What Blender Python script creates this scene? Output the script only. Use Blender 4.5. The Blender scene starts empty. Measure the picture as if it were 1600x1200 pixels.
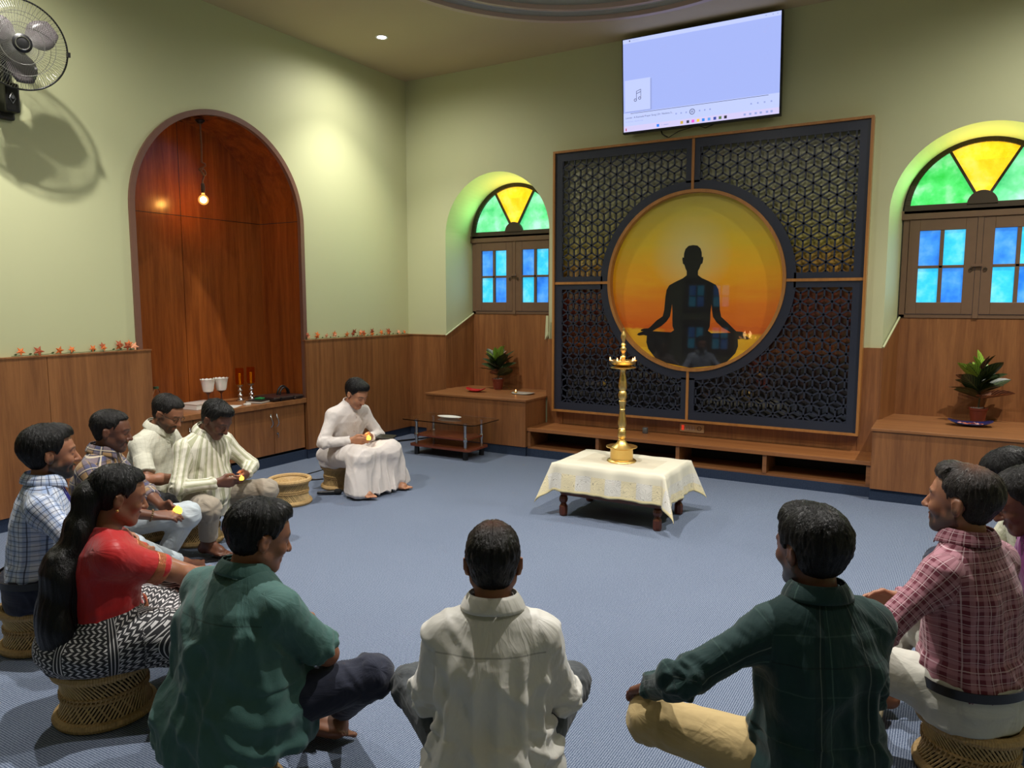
import bpy, math, random
import numpy as np
from mathutils import Vector, Matrix
PI = math.pi
scene = bpy.context.scene
COL = scene.collection

# ---------------------------------------------------------------- camera, world, exposure, lights
cam_d = bpy.data.cameras.new('camera'); cam = bpy.data.objects.new('camera', cam_d); COL.objects.link(cam)
cam_d.sensor_width = 36.0; cam_d.lens = 26.1; cam_d.clip_start = 0.05
cam.location = (5.824, -7.32, 1.65)
cam.rotation_euler = (math.radians(90 - 6.3), 0, math.radians(30.6))
scene.camera = cam
w = bpy.data.worlds.new('world'); scene.world = w; w.use_nodes = True
w.node_tree.nodes['Background'].inputs[0].default_value = (0.75, 0.85, 1, 1)
w.node_tree.nodes['Background'].inputs[1].default_value = 0.05
scene.view_settings.view_transform = 'Standard'; scene.view_settings.look = 'None'
scene.view_settings.gamma = 1; scene.view_settings.use_curve_mapping = False
scene.view_settings.exposure = 0.48
H = 4.28                                            # ceiling height
# recessed downlights of the room, last two unseen and added: (x, y, z)
DOWN = [(0.757, -1.31, H), (1.0, -4.84, H), (3.45, -4.35, H), (5.35, -3.5, H), (6.75, -1.31, H), (6.9, -6.6, H), (1.0, -8.0, H)]
DOWN_W = [80, 112, 170, 150, 125, 12, 12]
def spot(loc, power, angle=80, blend=0.55, color=(1, 0.965, 0.90), size=0.045):
    l = bpy.data.lights.new('downlight_lamp', 'SPOT'); l.energy = power; l.spot_size = math.radians(angle)
    l.spot_blend = blend; l.shadow_soft_size = size; l.color = color
    o = bpy.data.objects.new('downlight_lamp', l); COL.objects.link(o); o.location = loc
    return o
for p, pw in zip(DOWN, DOWN_W):
    spot((p[0], p[1], H - 0.03), pw * 1.75, 100, 0.85, size=0.018)
    spot((p[0], p[1], H - 0.03), pw * 0.95, 170, 1.0, size=0.03)  # second, wide lamp in each fitting, added as fill

# daylight coming in through the coloured panes of the two wall windows
def paneglow(x, z, sx, sz, color, power, tilt=0):
    l = bpy.data.lights.new('pane_daylight', 'AREA'); l.shape = 'RECTANGLE'; l.size = sx; l.size_y = sz; l.energy = power; l.color = color
    o = bpy.data.objects.new('pane_daylight', l); COL.objects.link(o); o.location = (x, 0.40, z); o.rotation_euler = (math.radians(-90 + tilt), 0, 0)
for cx_ in (1.2725, 5.99):
    paneglow(cx_, 2.78, .34, .34, (1, .74, .16), 2.6, -25); paneglow(cx_ - .34, 2.62, .3, .25, (.35, 1, .35), 1.4, -10); paneglow(cx_ + .34, 2.62, .3, .25, (.35, 1, .35), 1.4, -10)
    paneglow(cx_, 1.97, .9, .6, (.4, .7, 1), 1.5)

# ---------------------------------------------------------------- material helpers
def hexc(r, g, b):
    f = lambda c: (c / 255) / 12.92 if c / 255 <= 0.04045 else ((c / 255 + 0.055) / 1.055) ** 2.4
    return (f(r), f(g), f(b), 1)
class N:
    """tiny node-graph helper"""
    def __init__(s, name):
        s.m = bpy.data.materials.new(name); s.m.use_nodes = True; s.t = s.m.node_tree
        s.b = s.t.nodes['Principled BSDF']; s.out = s.t.nodes['Material Output']
    def n(s, typ, **kw):
        nd = s.t.nodes.new(typ)
        for k, v in kw.items(): setattr(nd, k, v)
        return nd
    def l(s, a, b): s.t.links.new(a, b)
    def v(s, x, sock):
        if isinstance(x, (int, float)): sock.default_value = x
        elif isinstance(x, tuple): sock.default_value = x
        else: s.l(x, sock)
    def math(s, op, a, b=0.0, c=None):
        nd = s.n('ShaderNodeMath', operation=op); s.v(a, nd.inputs[0]); s.v(b, nd.inputs[1])
        if c is not None: s.v(c, nd.inputs[2])
        return nd.outputs[0]
    def mix(s, f, a, b, mode='MIX'):
        nd = s.n('ShaderNodeMix', data_type='RGBA', blend_type=mode); s.v(f, nd.inputs[0]); s.v(a, nd.inputs[6]); s.v(b, nd.inputs[7])
        return nd.outputs[2]
    def coord(s, kind='Object', scale=(1, 1, 1), rot=(0, 0, 0)):
        tc = s.n('ShaderNodeTexCoord'); mp = s.n('ShaderNodeMapping'); mp.inputs['Scale'].default_value = scale
        mp.inputs['Rotation'].default_value = rot
        s.l(tc.outputs[kind], mp.inputs[0]); return mp.outputs[0]
    def noise(s, vec, scale=5, detail=4, rough=0.5, dist=0.0):
        nd = s.n('ShaderNodeTexNoise'); s.l(vec, nd.inputs['Vector']); nd.inputs['Scale'].default_value = scale
        nd.inputs['Detail'].default_value = detail; nd.inputs['Roughness'].default_value = rough
        nd.inputs['Distortion'].default_value = dist; return nd.outputs[0]
    def ramp(s, f, stops):
        nd = s.n('ShaderNodeValToRGB'); s.l(f, nd.inputs[0]); e = nd.color_ramp.elements
        while len(e) < len(stops): e.new(0.5)
        for i, (p, c) in enumerate(stops): e[i].position = p; e[i].color = c if len(c) == 4 else (*c, 1)
        return nd.outputs[0]
    def bump(s, h, strength=0.3, dist=0.01):
        nd = s.n('ShaderNodeBump'); nd.inputs['Strength'].default_value = strength; nd.inputs['Distance'].default_value = dist
        s.l(h, nd.inputs['Height']); s.l(nd.outputs[0], s.b.inputs['Normal']); return nd
    def set(s, **kw):
        names = dict(base='Base Color', rough='Roughness', metal='Metallic', spec='Specular IOR Level', trans='Transmission Weight',
                     emit='Emission Color', emits='Emission Strength', alpha='Alpha', ior='IOR', coat='Coat Weight', sheen='Sheen Weight', sss='Subsurface Weight', coatr='Coat Roughness')
        for k, v in kw.items(): s.v(v, s.b.inputs[names[k]])
        return s

def plain(name, col, rough=0.5, metal=0.0, var=0.06, scale=20, bump=0.0, **kw):
    g = N(name); f = g.noise(g.coord(), scale, 3)
    c2 = tuple(max(0, c * (1 - var * 3)) for c in col[:3]) + (1,)
    g.set(base=g.mix(f, col, c2), rough=rough, metal=metal, **kw)
    if bump: g.bump(f, bump, 0.005)
    return g.m
def wood(name, c1, c2, axis='z', rough=0.38, scale=1.0):
    g = N(name); s = {'z': (9, 9, 0.55), 'x': (0.55, 9, 9), 'y': (9, 0.55, 9)}[axis]
    v = g.coord('Object', tuple(q * scale for q in s))
    big = g.noise(v, 1.0, 5, 0.6, 1.2); v2 = g.coord('Object', tuple(q * 6 * scale for q in s)); fine = g.noise(v2, 1.6, 6, 0.7, 0.3)
    f = g.math('ADD', g.math('MULTIPLY', big, 0.65), g.math('MULTIPLY', fine, 0.35))
    g.set(base=g.ramp(f, [(0.32, c1), (0.5, tuple((a + b) / 2 for a, b in zip(c1, c2))), (0.66, c2)]), rough=rough)
    g.bump(fine, 0.06, 0.002); return g.m

M = {}
def wallpaint():
    g = N('green_wall_paint'); f = g.noise(g.coord(), 1.2, 3); f2 = g.noise(g.coord(), 90, 2)
    g.set(base=g.mix(f, hexc(196, 198, 156), hexc(191, 193, 151)), rough=0.62); g.bump(f2, 0.08, 0.002); return g.m
M['wall'] = wallpaint()
M['ceil'] = plain('cream_ceiling_paint', hexc(188, 170, 136), 0.8, var=0.02, scale=2)
M['mould'] = plain('ceiling_ring_moulding', hexc(190, 165, 150), 0.5, var=0.02)
M['tray'] = plain('ceiling_tray_paint', hexc(190, 190, 188), 0.7, var=0.02)
M['wood'] = wood('teak_veneer', hexc(106, 64, 36), hexc(154, 102, 60), 'z')
M['woodx'] = wood('teak_veneer_horizontal', hexc(112, 70, 40), hexc(158, 106, 64), 'x')
M['wood_lit'] = wood('lit_teak_top', hexc(128, 78, 42), hexc(165, 108, 62), 'x')  # teak lightened in its colour, as lit on the shelf top
M['niche'] = wood('red_teak_veneer', hexc(112, 54, 22), hexc(162, 88, 36), 'z', rough=0.25)
M['trimwood'] = plain('arch_trim_wood', hexc(120, 84, 70), 0.4)
M['edge'] = plain('dark_wood_edge', hexc(84, 48, 32), 0.4)
M['gold'] = wood('honey_wood_frame', hexc(150, 98, 48), hexc(186, 128, 66), 'z', rough=0.35)
M['winframe'] = plain('brown_window_paint', hexc(112, 84, 62), 0.5)
M['windark'] = plain('dark_fanlight_frame', hexc(62, 46, 30), 0.55)
M['navy'] = plain('navy_lattice_laminate', hexc(40, 45, 60), 0.35, var=0.03)
M['black'] = plain('black_plastic', hexc(16, 16, 18), 0.35, var=0.02)
M['chrome'] = plain('brushed_steel', hexc(190, 190, 190), 0.25, 1.0, var=0.02)
M['steeld'] = plain('grey_metal', hexc(110, 112, 115), 0.4, 0.6)
M['white'] = plain('white_ceramic', hexc(230, 228, 222), 0.3, var=0.02)
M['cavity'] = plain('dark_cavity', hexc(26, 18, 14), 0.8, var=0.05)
def carpet(name, a, b):
    g = N(name); tc = g.n('ShaderNodeTexCoord'); sp = g.n('ShaderNodeSeparateXYZ'); g.l(tc.outputs['Object'], sp.inputs[0])
    P = 0.0125; k = 2 * PI / P
    u = g.math('ADD', sp.outputs[0], sp.outputs[1]); v = g.math('SUBTRACT', sp.outputs[0], sp.outputs[1])
    su = g.math('SINE', g.math('MULTIPLY', u, k * 0.7)); sv = g.math('SINE', g.math('MULTIPLY', v, k * 0.7))
    pr = g.math('ADD', g.math('MULTIPLY', g.math('MULTIPLY', su, sv), 0.5), 0.5)
    nz = g.noise(tc.outputs['Object'], 160, 2); lo = g.noise(tc.outputs['Object'], 0.8, 3)
    f = g.math('ADD', pr, g.math('MULTIPLY', g.math('SUBTRACT', nz, 0.5), 0.8))
    c = g.ramp(f, [(0.25, a), (0.75, b)])
    c = g.mix(g.math('MULTIPLY', lo, 0.25), c, tuple(q * 0.8 for q in a[:3]) + (1,))
    g.set(base=c, rough=0.95, spec=0.1); g.bump(f, 0.5, 0.004); return g.m
M['carpet'] = carpet('blue_grey_carpet', hexc(54, 68, 92), hexc(144, 154, 174))
M['carpetd'] = carpet('navy_carpet_skirting', hexc(28, 36, 54), hexc(58, 70, 92))
def glassm(name, col, rough=0.05, alpha=None):
    g = N(name); g.set(base=col, rough=rough, trans=1.0, ior=1.45); return g.m
M['glass'] = glassm('clear_glass', (0.93, 0.98, 0.95, 1))
M['brass'] = plain('polished_brass', hexc(222, 186, 112), 0.36, 1.0, var=0.03, scale=40)
M['darkwood'] = plain('dark_turned_wood', hexc(92, 44, 24), 0.35, var=0.1)
M['cherry'] = wood('cherry_laminate', hexc(96, 46, 28), hexc(128, 66, 42), 'x', 0.25)

# ---------------------------------------------------------------- mesh helpers
class MB:
    def __init__(s): s.v = []; s.f = []; s.mi = []
    def add(s, vs, fs, mi=0):
        o = len(s.v); s.v += [tuple(p) for p in vs]; s.f += [tuple(i + o for i in f) for f in fs]; s.mi += [mi] * len(fs); return s
    def box(s, a, b, mi=0, rot=None, c=None):
        x0, y0, z0 = a; x1, y1, z1 = b
        vs = [Vector(p) for p in ((x0,y0,z0),(x1,y0,z0),(x1,y1,z0),(x0,y1,z0),(x0,y0,z1),(x1,y0,z1),(x1,y1,z1),(x0,y1,z1))]
        if rot is not None:
            c = Vector(c) if c else Vector(((x0+x1)/2,(y0+y1)/2,(z0+z1)/2)); vs = [rot @ (p - c) + c for p in vs]
        return s.add(vs, [(0,3,2,1),(4,5,6,7),(0,1,5,4),(1,2,6,5),(2,3,7,6),(3,0,4,7)], mi)
    def lathe(s, prof, seg=24, c=(0,0,0), axis=None, mi=0, sx=1, sy=1):
        q = Vector((0,0,1)).rotation_difference(Vector(axis)).to_matrix() if axis is not None else Matrix.Identity(3)
        c = Vector(c); vs = []; fs = []
        for (r, z) in prof:
            for i in range(seg):
                a = 2*PI*i/seg; vs.append(q @ Vector((r*math.cos(a)*sx, r*math.sin(a)*sy, z)) + c)
        for j in range(len(prof)-1):
            for i in range(seg):
                k = (i+1) % seg; fs.append((j*seg+i, j*seg+k, (j+1)*seg+k, (j+1)*seg+i))
        if prof[0][0] > 1e-6: fs.append(tuple(range(seg-1,-1,-1)))
        if prof[-1][0] > 1e-6: fs.append(tuple((len(prof)-1)*seg+i for i in range(seg)))
        return s.add(vs, fs, mi)
    def cyl(s, a, b, r, r2=None, seg=12, mi=0):
        a = Vector(a); b = Vector(b); L = (b-a).length
        return s.lathe([(r,0),(r if r2 is None else r2,L)], seg, a, (b-a), mi)
    def tube(s, pts, r, seg=8, closed=False, mi=0, rfun=None):
        pts = [Vector(p) for p in pts]; n = len(pts); vs = []; fs = []; up = None
        for i, p in enumerate(pts):
            t = (pts[(i+1) % n] - pts[i-1]) if closed else (pts[min(i+1,n-1)] - pts[max(i-1,0)])
            t.normalize()
            if up is None: up = t.orthogonal().normalized()
            up = (up - t*up.dot(t)); up = up.normalized() if up.length > 1e-6 else t.orthogonal().normalized()
            w_ = t.cross(up); rr = r*(rfun(i/(n-1)) if rfun else 1)
            for k in range(seg):
                a = 2*PI*k/seg; vs.append(p + (up*math.cos(a) + w_*math.sin(a))*rr)
        m = n if closed else n-1
        for i in range(m):
            j = (i+1) % n
            for k in range(seg):
                l = (k+1) % seg; fs.append((i*seg+k, i*seg+l, j*seg+l, j*seg+k))
        if not closed: fs.append(tuple(range(seg-1,-1,-1))); fs.append(tuple((n-1)*seg+k for k in range(seg)))
        return s.add(vs, fs, mi)
    def torus(s, c, R, r, seg=36, seg2=10, axis=None, mi=0, rz=None):
        q = Vector((0,0,1)).rotation_difference(Vector(axis)).to_matrix() if axis is not None else Matrix.Identity(3)
        return s.tube([q @ Vector((R*math.cos(2*PI*i/seg), R*math.sin(2*PI*i/seg), 0)) + Vector(c) for i in range(seg)], r, seg2, True, mi)
    def prism(s, poly, y0, y1, mi=0, plane='xz'):
        n = len(poly); P = {'xz': lambda a, b, d: (a, d, b), 'xy': lambda a, b, d: (a, b, d), 'yz': lambda a, b, d: (d, a, b)}[plane]
        vs = [P(a, b, y0) for a, b in poly] + [P(a, b, y1) for a, b in poly]
        return s.add(vs, [tuple(range(n)), tuple(range(2*n-1, n-1, -1))] + [(i, i+n, (i+1) % n + n, (i+1) % n) for i in range(n)], mi)
    def build(s, name, mats, parent=None, smooth=False, bevel=0.0, loc=None, fixn=True):
        me = bpy.data.meshes.new(name); me.from_pydata(s.v, [], s.f)
        for m in (mats if isinstance(mats, (list, tuple)) else [mats]): me.materials.append(m)
        me.polygons.foreach_set('material_index', s.mi); me.update()
        if fixn:
            import bmesh
            bm = bmesh.new(); bm.from_mesh(me); bmesh.ops.recalc_face_normals(bm, faces=bm.faces); bm.to_mesh(me); bm.free()
        if smooth:
            me.polygons.foreach_set('use_smooth', [True]*len(me.polygons))
            try: me.set_sharp_from_angle(angle=math.radians(50))
            except Exception: pass
        o = bpy.data.objects.new(name, me); COL.objects.link(o)
        if loc is not None: o.location = loc
        if parent is not None: o.parent = parent
        if bevel:
            b = o.modifiers.new('bevel', 'BEVEL'); b.width = bevel; b.segments = 2; b.limit_method = 'ANGLE'; b.angle_limit = math.radians(40)
        return o
def tag(o, label, cat, group=None, kind=None):
    o['label'] = label; o['category'] = cat
    if group: o['group'] = group
    if kind: o['kind'] = kind
    return o
def thing(name, label, cat, loc=(0,0,0), rz=0, group=None, rot=None):
    o = bpy.data.objects.new(name, None); COL.objects.link(o); o.empty_display_size = 0.1
    o.location = loc; o.rotation_euler = rot if rot else (0,0,rz); return tag(o, label, cat, group)
def struct(o, label=None, cat=None):
    o['kind'] = 'structure'
    if label: o['label'] = label
    if cat: o['category'] = cat
    return o
def copy_tree(o, label=None):
    def rec(q, par):
        c = q.copy(); COL.objects.link(c)
        if par is not None: c.parent = par
        for ch in q.children: rec(ch, c)
        return c
    c = rec(o, None)
    if label: c['label'] = label
    return c
def arcpts(cx, cz, r, a0, a1, n): return [(cx + r*math.cos(a0+(a1-a0)*i/n), cz + r*math.sin(a0+(a1-a0)*i/n)) for i in range(n+1)]

# ---------------------------------------------------------------- room shell
XR, YF = 8.6, -10.0
def wall_arches(u0, u1, top, holes, P):
    """flat wall in (u, z) with arched openings; P maps (u, z) to a point"""
    mb = MB(); u = u0
    q = lambda a, b, c, d: mb.add([P(*a), P(*b), P(*c), P(*d)], [(0,1,2,3)])
    for (a, b, zb, zs) in sorted(holes):
        q((u,0),(a,0),(a,top),(u,top)); r = (b-a)/2; c = (a+b)/2
        if zb > 0: q((a,0),(b,0),(b,zb),(a,zb))
        pts = arcpts(c, zs, r, PI, 0, 40)
        for (x0,z0),(x1,z1) in zip(pts, pts[1:]): q((x0,z0),(x1,z1),(x1,top),(x0,top))
        u = b
    q((u,0),(u1,0),(u1,top),(u,top)); return mb
W1 = dict(c=1.2725, r=0.6975, ri=0.60, zs=2.42, zsi=2.435); W2 = dict(c=5.99, r=0.69, ri=0.60, zs=2.42, zsi=2.455)
ND = 0.45                                            # depth of the window recesses
mb = wall_arches(0, XR, H, [(W['c']-W['r'], W['c']+W['r'], 0.6, W['zs']) for W in (W1, W2)], lambda u, z: (u, 0, z))
for W in (W1, W2):
    c = W['c']
    out = [(c-W['r'], 0.6)] + arcpts(c, W['zs'], W['r'], PI, 0, 40) + [(c+W['r'], 0.6)]
    inn = [(c-W['ri'], 0.6)] + arcpts(c, W['zsi'], W['ri'], PI, 0, 40) + [(c+W['ri'], 0.6)]
    for i in range(len(out)-1):
        (a, b), (d, e) = out[i], out[i+1]; (f, g_), (h, k) = inn[i], inn[i+1]
        mb.add([(a,0,b),(d,0,e),(h,ND+.05,k),(f,ND+.05,g_)], [(0,1,2,3)])
struct(mb.build('wall_back', M['wall'], smooth=True, fixn=False))
ya, yb = -3.60, -1.725; NC = (ya+yb)/2; NR = (yb-ya)/2; NZ = 3.36-NR; NX = -0.62
mb = wall_arches(YF, 0, H, [(ya, yb, 0, NZ)], lambda u, z: (0, u, z))
struct(mb.build('wall_left', M['wall'], fixn=False))
struct(MB().add([(XR,YF,0),(XR,0,0),(XR,0,H),(XR,YF,H)], [(0,1,2,3)]).build('wall_right', M['wall']))
WF = (0.2, 1.4)
mb = wall_arches(0, XR, H, [], lambda u, z: (u, YF, z))
struct(mb.build('wall_front', M['wall'], fixn=False))
struct(MB().box((-0.65,YF-.1,-0.06),(XR+.1,0.6,0.0)).build('floor', M['carpet']))
# ceiling with a round raised tray
CX, CY, CR = 3.42, -2.35, 1.75
mb = MB(); n = 96; ring = [(CX+CR*math.cos(2*PI*i/n), CY+CR*math.sin(2*PI*i/n)) for i in range(n)]
def edge_hit(x, y):
    dx, dy = x-CX, y-CY; t = min([((XR if dx > 0 else 0)-CX)/dx if abs(dx) > 1e-9 else 1e9, ((0 if dy > 0 else YF)-CY)/dy if abs(dy) > 1e-9 else 1e9])
    return (CX+dx*t, CY+dy*t)
outr = [edge_hit(*p) for p in ring]; corners = [(XR,0),(0,0),(0,YF),(XR,YF)]
for i in range(n):
    j = (i+1) % n; a, b = ring[i], ring[j]; c, d = outr[i], outr[j]
    mb.add([(*a,H),(*b,H),(*d,H),(*c,H)], [(0,1,2,3)])
    if abs(c[0]-d[0]) > 1e-6 and abs(c[1]-d[1]) > 1e-6:
        k = min(corners, key=lambda q: (q[0]-c[0])**2+(q[1]-c[1])**2+(q[0]-d[0])**2+(q[1]-d[1])**2)
        mb.add([(*c,H),(*d,H),(*k,H)], [(0,1,2)])
struct(mb.build('ceiling', M['ceil'], fixn=False))
mb = MB()
for (r0, z0), (r1, z1) in zip([(CR-.002,H),(CR-.002,H+.05),(CR-.13,H+.05),(CR-.13,H+.16),(CR-.3,H+.2)], [(CR-.002,H+.05),(CR-.13,H+.05),(CR-.13,H+.16),(CR-.3,H+.2),(0.001,H+.2)]):
    for i in range(n):
        a, b = 2*PI*i/n, 2*PI*(i+1)/n
        mb.add([(CX+r0*math.cos(a),CY+r0*math.sin(a),z0),(CX+r0*math.cos(b),CY+r0*math.sin(b),z0),(CX+r1*math.cos(b),CY+r1*math.sin(b),z1),(CX+r1*math.cos(a),CY+r1*math.sin(a),z1)], [(0,1,2,3)])
struct(mb.build('trim_1', M['tray'], smooth=True, fixn=False))
mb = MB()
for r0, r1, z0, z1 in ((CR-.012, CR+.045, H-.03, H+.01), (CR-.15, CR-.11, H+.02, H+.06)):
    pr = [(r0, z0), (r1, z0), (r1, z1), (r0, z1)]
    mb.lathe([(a, b) for a, b in pr] + [pr[0]], 96, (CX, CY, 0))
mb.f = [f for f in mb.f if len(f) == 4]; mb.mi = [0]*len(mb.f)
struct(mb.build('trim_2', M['mould'], smooth=True))

# wainscot panels, 4 mm joints, with a cap
def panel(name, a, b, m, bev=0.0): return struct(MB().box(a, b).build(name, m, bevel=bev))
WZ = 1.245
mb = MB(); cuts = [YF, -9.2, -8.0, -6.78, -5.56, -4.338, -3.50]
for a, b in zip(cuts, cuts[1:]): mb.box((0.0,a+.002,.1),(0.04,b-.002,WZ))
mb.box((0.0,YF,WZ),(0.046,-3.495,WZ+.012)); struct(mb.build('trim_3', M['wood']))
mb = MB()
for a, b in ((-1.765,-0.9),(-0.9,0)): mb.box((0.0,a+.002,.1),(0.04,b-.002,WZ))
mb.box((0.0,-1.77,WZ),(0.046,0,WZ+.012)); struct(mb.build('trim_4', M['wood']))
mb = MB(); mb.box((0.04,-0.03,.1),(0.575,0,WZ)); mb.box((0.04,-.036,WZ),(0.58,0,WZ+.012))
mb.box((1.97,-0.03,.1),(2.09,0,WZ)); mb.box((5.14,-0.03,.1),(5.30,0,WZ)); mb.box((6.68,-.03,.1),(XR,0,WZ))
struct(mb.build('trim_5', M['wood']))
mb = MB()
for W in (W1, W2):
    c = W['c']; mb.box((c-W['ri'],ND-.012,.6),(c+W['ri'],ND+.04,1.505))
    for s in (-1, 1):
        x0, x1 = c+s*(W['r']-.001), c+s*(W['ri']-.001); e = -s*.012
        P = [(x0,-.03,.6),(x1,ND,.6),(x1,ND,1.505),(x0,-.03,WZ)]
        mb.add(P + [(x+e,y,z) for x,y,z in P], [(0,1,2,3),(4,5,6,7),(0,1,5,4),(1,2,6,5),(2,3,7,6),(3,0,4,7)])
struct(mb.build('trim_6', M['wood']))
# pale edging along the top of the sloping recess panels
mb = MB()
for W in (W1, W2):
    for s in (-1, 1):
        x0, x1 = W['c']+s*(W['r']-.012), W['c']+s*(W['ri']-.012)
        mb.tube([(x0,-.03,WZ+.008),(x1,ND-.01,1.513)], .009, 6)
struct(mb.build('trim_7', M['wall']))
# carpet skirting
mb = MB(); mb.box((0,YF,0),(0.03,-3.5,.1)); mb.box((0,-1.765,0),(0.03,0,.1)); mb.box((0.0,-3.5,0),(0.012,-1.765,.1))
struct(mb.build('baseboard_left', M['carpetd']))
mb = MB(); mb.box((0.03,-.02,0),(0.64,0,.1)); mb.box((0.64,-.49,0),(1.955,-.45,.1)); mb.box((1.955,-.465,0),(5.30,-.43,.085)); mb.box((5.30,-.545,0),(XR,-.5,.095))
struct(mb.build('baseboard_back', M['carpetd']))

# arched wooden niche on the left wall
mb = MB(); arch = [(ya, 0)] + arcpts(NC, NZ, NR, PI, 0, 48) + [(yb, 0)]
for (a, b), (c, d) in zip(arch, arch[1:]): mb.add([(0,a,b),(0,c,d),(NX,c,d),(NX,a,b)], [(0,1,2,3)])
struct(mb.build('trim_8', M['niche'], smooth=True, fixn=False))
mb = MB(); SY = -2.681; SZ = 2.475; g = .003
def arch_z(y): return NZ + math.sqrt(max(0, NR**2-(y-NC)**2))
for (a, b) in ((ya, SY-g), (SY+g, yb)):
    mb.box((NX-.02,a,0),(NX,b,SZ-g)); m_ = 24
    for i in range(m_):
        y0, y1 = a+(b-a)*i/m_, a+(b-a)*(i+1)/m_
        mb.add([(NX,y0,SZ+g),(NX,y1,SZ+g),(NX,y1,max(SZ+g,arch_z(y1)+.02)),(NX,y0,max(SZ+g,arch_z(y0)+.02))], [(0,1,2,3)])
struct(mb.build('trim_9', M['niche'], fixn=False))
mb = MB()
for y in (ya+.001, yb-.001): mb.box((NX, y-.002, SZ-.003), (.0, y+.002, SZ+.003))
struct(mb.build('trim_15', M['cavity']))
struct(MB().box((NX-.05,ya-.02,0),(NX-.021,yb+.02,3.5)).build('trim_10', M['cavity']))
mb = MB(); T = .04
o2 = [(ya-.008, .62)] + arcpts(NC, NZ, NR+.008, PI, 0, 48) + [(yb+.008, .62)]; i2 = [(ya+T, .62)] + arcpts(NC, NZ, NR-T, PI, 0, 48) + [(yb-T, .62)]
for i in range(len(o2)-1):
    for x0, x1, A, B in ((.022,.022,o2,i2), (-.02,.022,i2,i2), (.0,.022,o2,o2)):
        (a, b), (c, d) = A[i], A[i+1]; (e, f), (h, k) = B[i], B[i+1]
        if A is B: mb.add([(x0,a,b),(x0,c,d),(x1,c,d),(x1,a,b)], [(0,1,2,3)])
        else: mb.add([(x0,a,b),(x0,c,d),(x0,h,k),(x0,e,f)], [(0,1,2,3)])
struct(mb.build('trim_11', M['trimwood'], smooth=True, fixn=False))

# ---------------------------------------------------------------- windows
def stained(name, dark, light, pale, strength):
    g = N(name); v = g.coord(); f = g.noise(v, 5, 3, .6); f2 = g.noise(v, 130, 2, .8)
    c = g.ramp(f, [(0.3, dark), (0.5, light), (0.72, pale)])
    c = g.mix(g.math('MULTIPLY', f2, 0.45), c, tuple(q*.75 for q in dark[:3])+(1,))
    g.set(base=c, rough=.25, emit=c, emits=strength); g.bump(f2, .4, .004); return g.m
M['g_blue'] = stained('deep_blue_stained_glass', hexc(30,105,205), hexc(62,140,226), hexc(110,176,235), .8)
M['g_cyan'] = stained('cyan_stained_glass', hexc(20,160,215), hexc(60,190,232), hexc(130,215,245), .8)
M['g_green'] = stained('green_stained_glass', hexc(30,185,60), hexc(80,205,110), hexc(170,225,190), .85)
M['g_mint'] = stained('mint_stained_glass', hexc(60,190,110), hexc(120,220,160), hexc(175,235,215), .85)
M['g_yellow'] = stained('amber_stained_glass', hexc(240,180,10), hexc(252,200,40), hexc(246,214,110), .9)
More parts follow.
